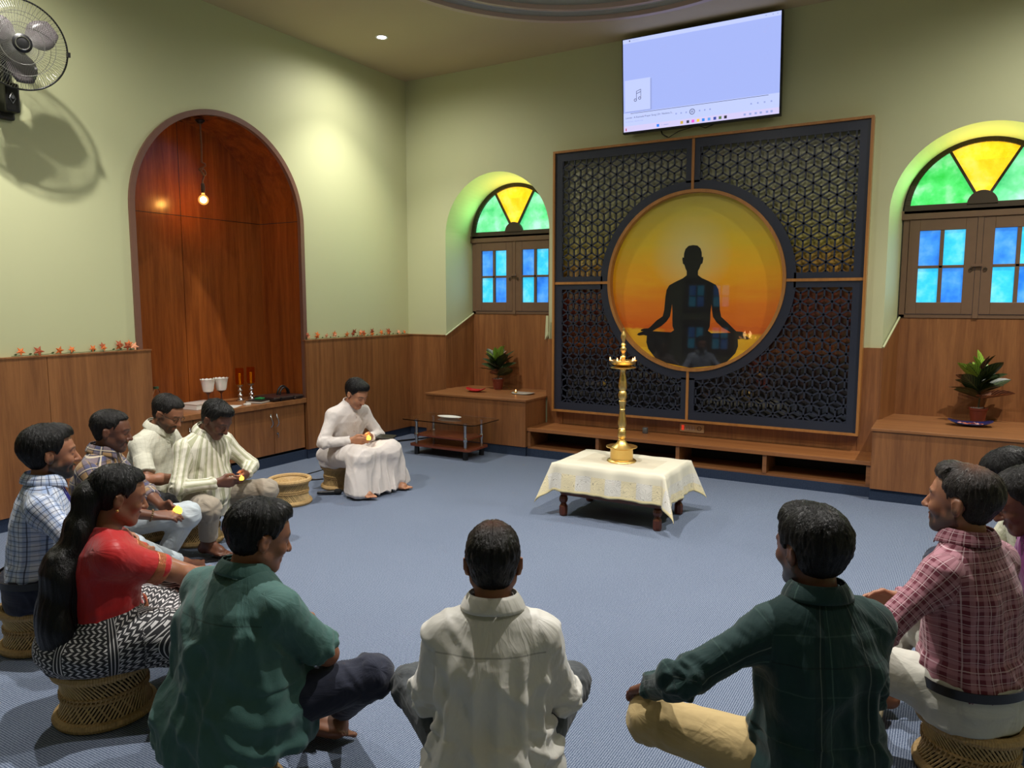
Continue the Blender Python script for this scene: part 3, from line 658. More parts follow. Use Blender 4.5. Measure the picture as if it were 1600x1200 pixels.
lp('base', [(.001,0),(.112,0),(.114,.006),(.108,.014),(.088,.02),(.086,.03),(.088,.036),(.086,.095),(.09,.102),(.086,.108),(.07,.118),(.05,.135),(.036,.152),(.03,.165),(.001,.166)])
mb = MB(); mb.lathe([(.085,.104),(.118,.112),(.12,.118),(.114,.12),(.084,.112)], 36); mb.build('base_rim', M['brass'], LA, smooth=True)
lp('stem', [(.001,.16),(.028,.16),(.03,.17),(.022,.175),(.03,.19),(.034,.215),(.03,.24),(.024,.247),(.03,.252),(.024,.26),(.034,.29),(.03,.33),(.022,.38),(.02,.40),(.024,.405),(.02,.41),(.024,.44),(.028,.46),(.03,.468),(.022,.475),(.028,.485),(.034,.505),(.034,.52),(.028,.54),(.022,.548),(.028,.556),(.034,.58),(.03,.62),(.022,.67),(.02,.70),(.026,.71),(.018,.72),(.02,.735),(.001,.736)])
lp('wick_bowl', [(.001,.725),(.05,.727),(.094,.722),(.098,.727),(.06,.737),(.05,.742),(.085,.752),(.096,.77),(.104,.776),(.108,.781),(.1,.782),(.088,.775),(.07,.765),(.001,.762)])
lp('finial', [(.001,.76),(.024,.762),(.02,.775),(.016,.80),(.02,.808),(.013,.815),(.012,.84),(.022,.853),(.025,.868),(.016,.882),(.013,.89),(.02,.90),(.014,.91),(.009,.915),(.012,.93),(.021,.955),(.019,.975),(.008,1.0),(.005,1.012),(.009,1.018),(.007,1.027),(.001,1.03)])
M['flame'] = emis('oil_flame', (1, .40, .12, 1), 9)
for i in range(5):
    a = math.radians(50+72*i); x, y = .094*math.cos(a), .094*math.sin(a)
    wk = MB().cyl((x*.8,y*.8,.772),(x*1.06,y*1.06,.784), .004, seg=8).build('wick', M['white'], LA)
    mb = MB(); mb.lathe([(.001,0),(.004,.003),(.005,.008),(.003,.015),(.001,.022)], 10, (x*1.06,y*1.06,.783)); mb.build('flame', M['flame'], wk, smooth=True)
fl_ = bpy.data.lights.new('flame_glow', 'POINT'); fl_.energy = 1.0; fl_.color = (1, .55, .2); fl_.shadow_soft_size = .05
fo = bpy.data.objects.new('flame_glow', fl_); COL.objects.link(fo); fo.location = (LX, LY, LZ+.83)

# ---------------------------------------------------------------- glass coffee table
G = thing('glass_table', 'small two-tier table with a clear glass top, steel posts and cherry shelves near the corner', 'coffee table', (1.18,-.80,0)); cx, cy = 1.18, -.80
def rr(x0, y0, x1, y1, r, n=6):
    P = []
    for (a, b, t) in ((x1-r,y0+r,-90),(x1-r,y1-r,0),(x0+r,y1-r,90),(x0+r,y0+r,180)):
        P += [(a+r*math.cos(math.radians(t+90*i/n)), b+r*math.sin(math.radians(t+90*i/n))) for i in range(n+1)]
    return P
MB().prism(rr(-.48,-.25,.48,.29,.06), .378, .388, plane='xy').build('glass_top', M['glass'], G)
MB().prism(rr(-.34,-.19,.34,.17,.05), .205, .222, plane='xy').build('middle_shelf', M['cherry'], G)
MB().prism(rr(-.39,-.22,.40,.17,.04), .095, .118, plane='xy').build('bottom_shelf', M['cherry'], G)
for sx in (-1, 1):
    for y in (-.17, .14):
        x = sx*.32; mb = MB(); mb.cyl((x,y,.118),(x,y,.375), .017); mb.lathe([(.022,.19),(.024,.195),(.024,.23),(.022,.235)], 16, (x,y,0)); mb.lathe([(.021,.36),(.024,.365),(.024,.378)], 16, (x,y,0)); mb.build('post', M['chrome'], G, smooth=True)
        MB().cyl((x,y,0),(x,y,.095), .028).build('foot', M['black'], G, smooth=True)
mb = MB(); mb.lathe([(.001,.392),(.05,.392),(.07,.395),(.09,.408),(.085,.41),(.06,.4),(.001,.398)], 24, (0,0,0), sx=1.7, sy=.8)
tg = mb.build('glass_dish', M['white'], smooth=True, loc=(1.15,-.76,0)); tag(tg, 'shallow clear oval dish lying on the glass table', 'dish')

# ---------------------------------------------------------------- plants and dishes on the plinths
def leafmat(name, a, b, veinc):
    g = N(name); tc = g.n('ShaderNodeTexCoord'); sp = g.n('ShaderNodeSeparateXYZ'); g.l(tc.outputs['UV'], sp.inputs[0])
    u = g.math('ABSOLUTE', g.math('SUBTRACT', sp.outputs[0], .5)); v = sp.outputs[1]
    st = g.math('SINE', g.math('MULTIPLY', g.math('SUBTRACT', v, g.math('MULTIPLY', u, .7)), 46)); vein = g.math('MAXIMUM', g.math('GREATER_THAN', st, .72), g.math('LESS_THAN', u, .035))
    nz = g.noise(tc.outputs['UV'], 6, 3); c = g.mix(nz, a, b); c = g.mix(vein, c, veinc); g.set(base=c, rough=.35); return g.m
LM = [leafmat('croton_leaf_lime', hexc(120,165,50), hexc(170,200,80), hexc(60,100,30)), leafmat('croton_leaf_dark', hexc(24,38,26), hexc(40,58,34), hexc(80,90,50)), leafmat('croton_leaf_red', hexc(60,36,36), hexc(96,52,44), hexc(190,140,110))]
M['pot'] = plain('terracotta_plastic_pot', hexc(128,56,40), .5)
M['soil'] = plain('white_pebbles', hexc(190,186,178), .7, var=.2, scale=80)
M['stem'] = plain('plant_stem', hexc(60,60,36), .6)
def leaf(mb, uvs, base, d, L, W_, droop, roll):
    d = Vector(d).normalized(); side = d.cross(Vector((0,0,1))); side = side.normalized() if side.length > .01 else Vector((1,0,0)); up = side.cross(d).normalized()
    side, up = side*math.cos(roll)+up*math.sin(roll), up*math.cos(roll)-side*math.sin(roll)
    n = 8; o = len(mb.v); pos = Vector(base); vs = []
    for i in range(n+1):
        t = i/n; wd = W_*math.sin(PI*min(1, t*.93+.04))**.8*(1-.25*t)*(1 if t < 1 else .05); dd = (d - up*droop*t*1.3).normalized()
        for s in (-1, -.5, 0, .5, 1): vs.append(pos + side*wd*s + up*abs(s)*wd*.28); uvs.append((s/2+.5, t))
        pos = pos + dd*L/n
    mb.add(vs, [(i*5+k, i*5+k+1, (i+1)*5+k+1, (i+1)*5+k) for i in range(n) for k in range(4)])
def croton(loc, label, seed, hscale=1.0, leaves=26, lime=()):
    rnd = random.Random(seed); t = thing('potted_croton', label, 'potted plant', loc)
    mb = MB(); mb.lathe([(.001,0),(.052,0),(.066,.105),(.072,.108),(.074,.128),(.068,.128),(.064,.115),(.001,.112)], 28); mb.build('pot', M['pot'], t, smooth=True)
    mb = MB()
    for i in range(26):
        a, r = rnd.random()*6.28, .055*math.sqrt(rnd.random()); mb.lathe([(.001,-.006),(.01,-.002),(.011,.003),(.001,.009)], 6, (r*math.cos(a),r*math.sin(a),.118+rnd.random()*.006))
    mb.build('pebbles', M['soil'], t)
    mb = MB(); mb.tube([(0,0,.11),(.004,.003,.2*hscale),(.0,-.004,.3*hscale),(.006,0,.42*hscale)], .007, 8, rfun=lambda q: 1-.5*q); mb.build('stem', M['stem'], t)
    for i in range(leaves):
        q = i/leaves; z = (.17+.20*q)*hscale; a = i*2.4+rnd.uniform(-.3,.3); el = .30+q*.85+rnd.uniform(-.15,.15)
        L = rnd.uniform(.20,.29)*(1.0 if q < .75 else .75); kind = 0 if i in lime else (2 if rnd.random() < .22 else 1)
        mb = MB(); uvs = []; leaf(mb, uvs, (0,0,z), (math.cos(a)*math.cos(el),math.sin(a)*math.cos(el),math.sin(el)), L, L*.25, .12+rnd.random()*.35*(1-q), rnd.uniform(-.9,.9))
        o = mb.build('leaf', LM[kind], t, smooth=True, fixn=False); ul = o.data.uv_layers.new(name='UVMap')
        for l in o.data.loops: ul.data[l.index].uv = uvs[l.vertex_index]
    return t
croton((1.17,.22,.61), 'croton plant with lime and dark leaves in a brown pot on the left window plinth', 5, 1.0, 30, (29,28,26,25,23,22,20))
croton((6.06,.24,.61), 'croton plant on a bare stem in a brown pot on the right plinth', 9, 1.22, 28, (27,25,24,22,20,17))
def shallow(name, loc, rx, ry, m, label, cat, curve=.02, rz=0):
    mb = MB(); n, k = 40, 6; vs = []; fs = []
    for j in range(k+1):
        for i in range(n):
            a = 2*PI*i/n; r = j/k; se = lambda q: math.copysign(abs(q)**.7, q)
            vs.append((rx*r*se(math.cos(a)), ry*r*se(math.sin(a)), .004+curve*(r**3)+curve*1.2*(r*math.cos(a))**2))
    for j in range(k):
        for i in range(n): fs.append((j*n+i, j*n+(i+1) % n, (j+1)*n+(i+1) % n, (j+1)*n+i))
    mb.add(vs, fs); o = mb.build(name, m, smooth=True, loc=loc, fixn=False); s = o.modifiers.new('solid', 'SOLIDIFY'); s.thickness = .004; s.offset = 1; o.rotation_euler.z = rz
    return tag(o, label, cat)
shallow('dish', (1.09,-.14,.612), .115, .07, plain('red_glazed_dish', hexc(190,36,44), .2), 'red curved dish on the left window plinth in front of the plant', 'dish', .02, math.radians(10))
shallow('plate', (1.66,-.03,.611), .13, .1, plain('steel_plate', hexc(205,200,190), .25, .3), 'round pale metal plate with a small lit wick on the left plinth', 'plate', .006)
mb = MB(); mb.lathe([(.001,0),(.016,0),(.02,.012),(.001,.01)], 14); t = mb.build('wick_lamp', M['brass'], smooth=True, loc=(1.58,-.06,.622)); tag(t, 'tiny brass wick lamp burning on the metal plate', 'oil lamp')
mb = MB(); mb.lathe([(.001,0),(.004,.004),(.005,.009),(.001,.024)], 8, (0,0,.012)); mb.build('flame', M['flame'], t)
shallow('dish', (6.0,-.02,.612), .165, .09, plain('blue_glazed_dish', hexc(36,44,96), .2), 'blue curved dish holding petals in front of the right potted plant', 'dish', .022, math.radians(4))
rnd = random.Random(3); mb = MB()
for i in range(30):
    x, y = rnd.uniform(-.09,.09), rnd.uniform(-.04,.04); mb.lathe([(.001,0),(.009,.002),(.011,.006),(.001,.01)], 6, (6.0+x,-.02+y,.622+rnd.random()*.008), (rnd.uniform(-.6,.6),rnd.uniform(-.6,.6),1), mi=rnd.randint(0,2))
tag(mb.build('petals', [plain('petal_pink', hexc(210,150,140), .7), plain('petal_orange', hexc(220,110,50), .7), plain('petal_maroon', hexc(110,30,40), .7)]), 'scattered pink and orange petals lying in the blue dish', 'petals', kind='stuff')
# ---------------------------------------------------------------- cabinet in the niche and what stands on it
CB = thing('cabinet', 'teak cabinet with paired doors filling the bottom of the arched niche', 'cabinet', (-.3,NC,0)); ox, oy = -.3, NC
MB().box((-.30,ya+.045-oy,.12),(.285,yb-.045-oy,.60)).build('body', M['wood'], CB)
MB().box((-.315,ya+.042-oy,.602),(.335,yb-.042-oy,.65)).build('worktop', M['woodx'], CB, bevel=.002)
MB().box((-.28,ya+.05-oy,0),(.26,yb-.05-oy,.12)).build('base_plinth', M['carpetd'], CB)
ds = [-3.55, -3.11, -2.665, -2.19, -1.775]
for i in range(4):
    a, b = ds[i]+.003-oy, ds[i+1]-.003-oy
    d = MB().box((.288,a,.125),(.308,b,.597)).build('door', M['wood'], CB, bevel=.002)
    y = (b-.035) if i % 2 == 0 else (a+.035)
    mb = MB(); mb.tube([(.308+.028*math.sin(PI*q/10), y+.008*math.sin(2*PI*q/10), .40+.13*q/10) for q in range(11)], .0055, 8); mb.build('handle', M['chrome'], d, smooth=True)
    if i == 3: mb = MB(); mb.lathe([(.001,0),(.012,0),(.012,.008),(.001,.009)], 14, (.308,a+.04,.33), (1,0,0)); mb.tube([(.316,a+.04,.33),(.32,a+.045,.31),(.318,a+.042,.285)], .003, 6); mb.build('lock_and_key', M['chrome'], d)
CZ = .651
def shade(y, label):
    t = thing('goblet', label, 'glass shade', (-.36,y,CZ), 0, 'white glass cups on the niche cabinet')
    mb = MB(); seg = 48; prof = [(.028,.13),(.044,.135),(.052,.16),(.056,.2),(.064,.24),(.072,.255)]
    mb.lathe(prof, seg); mb.v = [(x*(1+.035*math.cos(12*math.atan2(y_, x))*(z-.12)*7), y_*(1+.035*math.cos(12*math.atan2(y_, x))*(z-.12)*7), z+(.004*math.cos(12*math.atan2(y_, x)) if z > .25 else 0)) for x, y_, z in mb.v]
    mb.f = mb.f[:-1]; mb.mi = mb.mi[:-1]; mb.build('cup', plain('frosted_white_glass', hexc(232,226,220), .35, var=.02, sss=.2), t, smooth=True)
    mb = MB(); mb.lathe([(.001,.0),(.04,.0),(.042,.006),(.012,.014),(.008,.03),(.014,.045),(.008,.06),(.007,.1),(.02,.118),(.034,.126),(.03,.132),(.001,.132)], 20); mb.build('stand', M['darkwood'], t, smooth=True)
shade(-2.66, 'white frosted glass cup on a dark stand, left one of the pair in the niche'); shade(-2.51, 'white frosted glass cup on a dark stand, right one of the pair in the niche')
def candle(y, label):
    t = thing('candle_holder', label, 'candle holder', (-.36,y,CZ), 0, 'silver candle holders on the niche cabinet')
    mb = MB(); mb.lathe([(.001,0),(.04,0),(.042,.008),(.022,.02),(.014,.035),(.024,.05),(.026,.062),(.014,.075),(.01,.09),(.02,.1),(.024,.112),(.012,.125),(.01,.14),(.03,.155),(.034,.162),(.03,.166),(.001,.164)], 24); mb.build('holder', M['chrome'], t, smooth=True)
    mb = MB(); mb.lathe([(.001,.166),(.012,.166),(.012,.28),(.001,.282)], 14); mb.build('candle', plain('yellow_wax', hexc(244,204,84), .5), t, smooth=True)
    g = N('amber_glass'); g.set(base=hexc(248,200,96), rough=.02, trans=1.0, ior=1.12)
    mb = MB(); mb.lathe([(.036,.17),(.042,.19),(.042,.32),(.038,.335),(.0365,.335),(.0405,.32),(.0405,.19),(.0345,.17),(.036,.17)], 28); mb.f = [f for f in mb.f if len(f) == 4]; mb.mi = [0]*len(mb.f); mb.build('chimney', g.m, t, smooth=True)
candle(-2.285, 'silver candle holder with an amber glass chimney, left one in the niche'); candle(-2.145, 'silver candle holder with an amber glass chimney, right one beside the bag')
def book(loc, dims, m, label, rz=0, name='book', cat='book'):
    t = thing(name, label, cat, loc, rz); x, y, z = dims
    mb = MB(); mb.box((-x/2,-y/2,0),(x/2,y/2,.003)); mb.box((-x/2,-y/2,z-.003),(x/2,y/2,z)); mb.box((-x/2,-y/2,0),(-x/2+.003,y/2,z)); mb.build('cover', m, t)
    MB().box((-x/2+.003,-y/2+.003,.003),(x/2-.004,y/2-.003,z-.003)).build('pages', M['white'], t); return t
book((-.13,-2.22,CZ), (.18,.26,.022), plain('black_cover', hexc(24,24,26), .4), 'thick black book lying on the niche cabinet in front of the candle holders', .25)
MB_ = MB().box((-.04,-.05,0),(.04,.05,.015)); o = MB_.build('pouch', plain('green_cloth', hexc(24,120,60), .6), bevel=.005, loc=(-.16,-2.2,CZ+.0225)); o.rotation_euler.z = .3; tag(o, 'small bright green pouch lying on the black book', 'pouch')
book((-.30,-2.80,CZ), (.24,.3,.05), plain('white_red_cover', hexc(205,190,180), .5, var=.1), 'thick white bound volume lying on the left of the niche cabinet', .1)
MB_ = MB().box((-.1,-.09,0),(.1,.09,.002)); o = MB_.build('paper', M['white'], loc=(-.12,-2.62,CZ)); o.rotation_euler.z = .5; tag(o, 'loose white sheet of paper on the edge of the niche cabinet', 'paper')
o = MB().box((-.02,-.03,0),(.02,.03,.018)).build('small_box', M['white'], bevel=.002, loc=(-.05,-2.46,CZ)); tag(o, 'tiny pale box on the front edge of the niche cabinet', 'box')
BG = thing('briefcase', 'dark brown leather briefcase lying flat at the right end of the niche cabinet', 'briefcase', (-.13,-1.985,CZ), -.05)
M['leather'] = plain('dark_brown_leather', hexc(52,32,30), .35, var=.1, bump=.2)
MB().box((-.16,-.19,0),(.15,.19,.045)).build('body', M['leather'], BG, bevel=.014)
mb = MB(); mb.box((-.165,-.195,.018),(.156,.195,.026)); mb.box((.151,.06,.0),(.157,.075,.04)); mb.box((.151,-.11,.0),(.157,-.095,.04)); mb.build('trim_band', M['black'], BG)
MB().box((.157,.058,.012),(.162,.078,.03)).build('clasp', M['chrome'], BG)
mb = MB(); mb.tube([(-.02+.0*q, .06+.065*math.cos(PI*q/14), .045+.085*math.sin(PI*q/14)) for q in range(15)], .011, 10); mb.tube([(.0, .07+.06*math.cos(PI*q/14), .045+.07*math.sin(PI*q/14)) for q in range(15)], .009, 10); mb.build('handle', M['black'], BG, smooth=True)
t = thing('jar', 'small glass jar with a green lid standing on the red box', 'jar', (-.34,-3.22,.785))
mb = MB(); mb.lathe([(.001,0),(.03,0),(.032,.01),(.032,.06),(.02,.075),(.02,.085),(.001,.085)], 18); mb.build('glass_body', M['glass'], t, smooth=True)
MB().lathe([(.001,.086),(.023,.086),(.023,.105),(.001,.106)], 18).build('lid', plain('green_lid', hexc(70,100,70), .5), t, smooth=True)
t = thing('storage_box', 'red storage box with a black lid at the left end of the niche cabinet', 'box', (-.34,-3.22,CZ)); MB().box((-.1,-.09,0),(.1,.09,.115)).build('body', plain('red_plastic', hexc(176,30,40), .4), t, bevel=.006); MB().box((-.105,-.095,.116),(.105,.095,.132)).build('lid', M['black'], t, bevel=.004)
LT = thing('laptop', 'open dark laptop standing on the floor beside the niche cabinet', 'laptop', (.36,-2.93,0), math.radians(160))
MB().box((-.16,-.11,0.0),(.16,.11,.014)).build('keyboard_half', M['black'], LT, bevel=.003); MB().box((-.16,.105,.01),(.16,.112,.235)).build('screen_half', M['black'], LT, bevel=.002)

# hanging bulb in the niche
BL = thing('pendant_bulb', 'glowing globe filament bulb hanging on a rope from the crown of the arched niche', 'pendant lamp', (-.30,NC,0))
cz = 2.605
MB().lathe([(.001,3.335),(.04,3.335),(.045,3.325),(.02,3.30),(.001,3.295)], 20).build('ceiling_rose', M['black'], BL, smooth=True)
mb = MB(); pts = [(0,0,3.30),(.004,.002,3.1),(-.002,0,2.95)] + [(.0+.018*math.sin(q*1.25), .03*math.sin(q*.9), 2.95-.015*q) for q in range(1,10)] + [(0,0,2.78),(0,0,2.75)]
mb.tube(pts, .0085, 8); mb.torus((0,.015,2.86), .03, .008, 20, 8, (1,.3,.2)); mb.build('rope', plain('jute_rope', hexc(150,108,72), .9, var=.2, scale=120), BL, smooth=True)
MB().lathe([(.001,2.76),(.014,2.755),(.018,2.73),(.018,2.69),(.015,2.665),(.001,2.665)], 18).build('socket', plain('dark_bronze', hexc(70,54,40), .4, .6), BL, smooth=True)
g = N('amber_bulb_glass'); g.set(base=hexc(255,214,130), rough=.02, trans=1.0, ior=1.05, emit=(1,.55,.15,1), emits=.35)
mb = MB(); mb.lathe([(.013,2.67),(.016,2.66)] + [(.047*math.sin(q), cz+.047*math.cos(q)) for q in [0.36+(PI-.37)*i/20 for i in range(21)]], 28); mb.f = mb.f[:-2]; mb.mi = mb.mi[:-2]; mb.build('globe', g.m, BL, smooth=True)
mb = MB()
for i in range(6):
    a = i*PI/3; mb.tube([(.006*math.cos(a),.006*math.sin(a),cz+.028),(.011*math.cos(a),.011*math.sin(a),cz-.02)], .0022, 6)
mb.build('filament', emis('hot_filament', (1,.62,.2,1), 60), BL)
pl = bpy.data.lights.new('bulb_glow', 'POINT'); pl.energy = 48; pl.color = (1,.55,.2); pl.shadow_soft_size = .03
po = bpy.data.objects.new('bulb_glow', pl); COL.objects.link(po); po.location = (-.30, NC, cz); po.parent = None

# wall fan
FN = thing('wall_fan', 'black and silver caged fan mounted high on the green left wall', 'fan', (0,-4.56,3.36))
M['cage'] = plain('silver_cage_wire', hexc(150,150,146), .3, .8); M['blade'] = plain('grey_blade', hexc(96,90,92), .25)
mb = MB(); mb.box((0,.01,-.44),(.05,.12,-.12)); mb.box((.05,.015,-.40),(.14,.115,-.2)); mb.build('wall_bracket', M['black'], FN, bevel=.015)
mb = MB(); mb.tube([(.08,.06,-.22),(.12,.04,-.12),(.17,0,-.03)], .032, 12); mb.lathe([(.001,0),(.06,.01),(.075,.05),(.07,.12),(.05,.15),(.001,.15)], 24, (.14,0,0), (1,0,.0)); mb.build('motor_housing', M['black'], FN, smooth=True)
mb = MB(); mb.tube([(.142,.06,-.27),(.145,.08,-.31),(.145,.06,-.345),(.145,.04,-.31),(.142,.06,-.27)], .004, 6); mb.lathe([(.014,0),(.014,.01),(.001,.01)], 14, (.14,.06,-.30), (1,0,0)); mb.build('control_knob', M['steeld'], FN)
HD = bpy.data.objects.new('fan_head', None); COL.objects.link(HD); HD.parent = FN; HD.location = (.36,.02,0); HD.rotation_euler = (0, math.radians(8), math.radians(-14))
FR = .285
mb = MB()
for sx, dep in ((1, .075), (-1, .075)):
    for i in range(110 if sx > 0 else 70):
        a = 2*PI*i/(110 if sx > 0 else 70); pr = [(.055,dep),(.14,dep*.97),(.22,dep*.75),(.27,dep*.35),(FR,0)]
        mb.tube([(sx*x_, r*math.cos(a), r*math.sin(a)) for r, x_ in pr], .0011, 4)
    for r, x_ in ((.13,dep*.97),(.2,dep*.82)): mb.torus((sx*x_,0,0), r, .0018, 60, 5, (1,0,0))
mb.build('guard_wires', M['cage'], HD)
mb = MB(); mb.torus((0,0,0), FR, .006, 72, 8, (1,0,0)); mb.box((-.015,FR-.005,-.02),(.015,FR+.015,.012)); mb.build('guard_rim', M['black'], HD, smooth=True)
mb = MB(); mb.lathe([(.001,.012),(.02,.012),(.05,.006),(.06,0),(.055,-.006)], 28, (.075,0,0), (1,0,0)); mb.build('front_badge', M['black'], HD, smooth=True)
mb = MB(); mb.torus((.085,0,0), .04, .004, 28, 6, (1,0,0)); mb.build('badge_ring', M['chrome'], HD)
mb = MB()
for k in range(3):
    a0 = k*2*PI/3+.5; rows = []
    for i in range(9):
        r = .03+.215*i/8; wd = (.35+.75*math.sin(PI*min(1, (i+1.2)/9))); tw = .55
        rows.append([(.018-.03*(s)*tw+.0, r*math.cos(a0+s*wd*.62+.12*i/8), r*math.sin(a0+s*wd*.62+.12*i/8)) for s in (-1,-.5,0,.5,1)])
    mb.add([p for row in rows for p in row], [(i*5+j, i*5+j+1, (i+1)*5+j+1, (i+1)*5+j) for i in range(8) for j in range(4)])
mb.lathe([(.001,-.03),(.035,-.03),(.035,.03),(.001,.04)], 20, (.01,0,0), (1,0,0)); o = mb.build('blades', M['blade'], HD, smooth=True, fixn=False)
s = o.modifiers.new('solid', 'SOLIDIFY'); s.thickness = .002
# leaf garlands on the wainscot cap
def maple(s=1.0):
    P = []; 
    for i in range(10):
        a = 2*PI*i/10+PI/2; r = (.03 if i % 2 == 0 else .013)*s; P.append((r*math.cos(a), r*math.sin(a)))
    return P
LC = [plain('autumn_leaf_orange', hexc(220,112,44), .7), plain('autumn_leaf_rust', hexc(160,72,34), .7), plain('autumn_leaf_pink', hexc(236,160,120), .7), plain('small_green_leaf', hexc(70,90,44), .7)]
def garland(ys, label, seed):
    t = thing('leaf_garland', label, 'garland', (.022,ys[len(ys)//2],WZ+.013), 0, 'leaf garlands on the wainscot cap'); rnd = random.Random(seed); oy_ = ys[len(ys)//2]
    mb = MB(); mb.tube([(rnd.uniform(-.004,.004), y-oy_, .004+rnd.uniform(0,.003)) for y in np.linspace(min(ys)-.05, max(ys)+.05, 40)], .0022, 5); mb.build('string', LC[3], t)
    for y in ys:
        for k in range(rnd.choice((1,2))):
            mb = MB(); P = maple(rnd.uniform(1.0,1.5)); rx = Matrix.Rotation(rnd.uniform(-.5,.3), 3, 'Y') @ Matrix.Rotation(rnd.uniform(-1,1), 3, 'X')
            yy = y-oy_+rnd.uniform(-.03,.03); ctr = Vector((rnd.uniform(.0,.012), yy, .026+rnd.uniform(0,.012)+.02*(k)))
            vs = [ctr+rx @ Vector((.0,p,q)) for p, q in P]+[ctr+Vector((.006,0,0))]; mb.add(vs, [(i,(i+1) % 10,10) for i in range(10)])
            o = mb.build('leaf', LC[rnd.choice((0,0,1,2))], t, fixn=False); s_ = o.modifiers.new('solid','SOLIDIFY'); s_.thickness = .001
        mb = MB(); c0 = Vector((.004,y-oy_+rnd.uniform(-.06,.06),.012)); mb.add([c0+Vector(v) for v in ((0,-.014,0),(.004,0,.01),(0,.014,.004),(.004,0,-.006))], [(0,1,2),(0,2,3)]); mb.build('green_leaf', LC[3], t, fixn=False)
garland([-4.52,-4.39,-4.24,-4.12,-3.98,-3.92,-3.79,-3.70,-3.66], 'orange maple leaf garland on the wainscot left of the niche', 4)
garland([-1.69,-1.55,-1.42,-1.29,-1.16,-1.00,-.92,-.845,-.73,-.57,-.45,-.39,-.21,-.1], 'orange maple leaf garland on the wainscot right of the niche', 8)

# ceiling downlight fittings
names = ['recessed ceiling downlight near the back left corner', 'recessed ceiling downlight above the wall fan', 'recessed ceiling downlight behind the ring of the round tray', 'recessed ceiling downlight over the seated circle', 'recessed ceiling downlight by the right stained window', 'added unseen ceiling downlight at the far right rear', 'added unseen ceiling downlight at the far left rear']
M['lampdisc'] = emis('downlight_disc', (1,.97,.92,1), 14)
for p, nm in zip(DOWN, names):
    t = thing('downlight', nm, 'ceiling light', (p[0],p[1],H), 0, 'recessed ceiling downlights')
    mb = MB(); mb.lathe([(.045,-.002),(.058,-.006),(.064,-.002),(.064,.0),(.045,.0),(.045,-.002)], 28); mb.f = [f for f in mb.f if len(f) == 4]; mb.mi = [0]*len(mb.f); mb.build('trim_ring', M['white'], t, smooth=True)
    MB().lathe([(.001,-.001),(.045,-.001),(.045,.0),(.001,.0)], 24).build('diffuser', M['lampdisc'], t)

# ---------------------------------------------------------------- cane stools
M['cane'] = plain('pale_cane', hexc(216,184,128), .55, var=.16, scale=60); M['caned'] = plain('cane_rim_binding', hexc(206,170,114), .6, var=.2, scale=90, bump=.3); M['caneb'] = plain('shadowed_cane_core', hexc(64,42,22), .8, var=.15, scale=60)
def stool(label, loc, R_=.175, h=.215):
    t = thing('cane_stool', label, 'stool', loc, random.Random(label).random()*6, 'woven cane stools')
    wr = R_*.80; n = 64; zl, zm, zu = .022, h*.5, h-.025
    rad = lambda z: wr + (R_-.02-wr)*(abs(z-zm)/(zu-zm))**1.8
    for nm, z in (('base_ring', .019), ('top_ring', h-.019)):
        mb = MB(); k = 150
        for i in range(k):
            pass
        pts = [( (R_-.019)*math.cos(2*PI*i/240), (R_-.019)*math.sin(2*PI*i/240), z) for i in range(240)]
        mb.tube(pts, .019, 8, True); mb.v = [(x*(1+.012*(i//8 % 2)), y*(1+.012*(i//8 % 2)), zz) for i, (x, y, zz) in enumerate(mb.v)]
        mb.build(nm, M['caned'], t, smooth=False)
    for nm, z0, z1, sg in (('lower_weave', zl, zm, 1), ('upper_weave', zm, zu, -1)):
        mb = MB()
        for lay, off in ((1, .0), (-1, -.006)):
            for i in range(n if lay > 0 else n//3):
                a = 2*PI*i/(n if lay > 0 else n//3); pts = []
                for q in range(5):
                    z = z0+(z1-z0)*q/4; r = rad(z)+off; b = a+sg*lay*.42*q/4; pts.append((r*math.cos(b), r*math.sin(b), z))
                mb.tube(pts, .0040, 5)
        mb.build(nm, M['cane'], t)
    mb = MB(); mb.lathe([(rad(z)-.012, z) for z in np.linspace(zl, zu, 9)], 32); mb.f = mb.f[:-2]; mb.mi = mb.mi[:-2]; mb.build('inner_lining', M['caneb'], t, smooth=True)  # dark sheet painting in the shade between the cane sticks
    mb = MB()
    for dz in (-.008, .008): mb.torus((0,0,zm+dz), wr+.003, .006, 72, 6)
    for i in range(60): a = 2*PI*i/60; mb.tube([((wr+.01)*math.cos(a), (wr+.01)*math.sin(a), zm-.012),((wr+.01)*math.cos(a+.07), (wr+.01)*math.sin(a+.07), zm+.012)], .003, 4)
    mb.build('waist_band', M['caned'], t)
    mb = MB()
    for i in range(9): mb.torus((0,0,h-.03-.003*(i % 2)), .012+i*(R_-.05)/9+.004, .0085, 48, 6)
    mb.build('woven_seat', M['caned'], t, smooth=True)
    return t

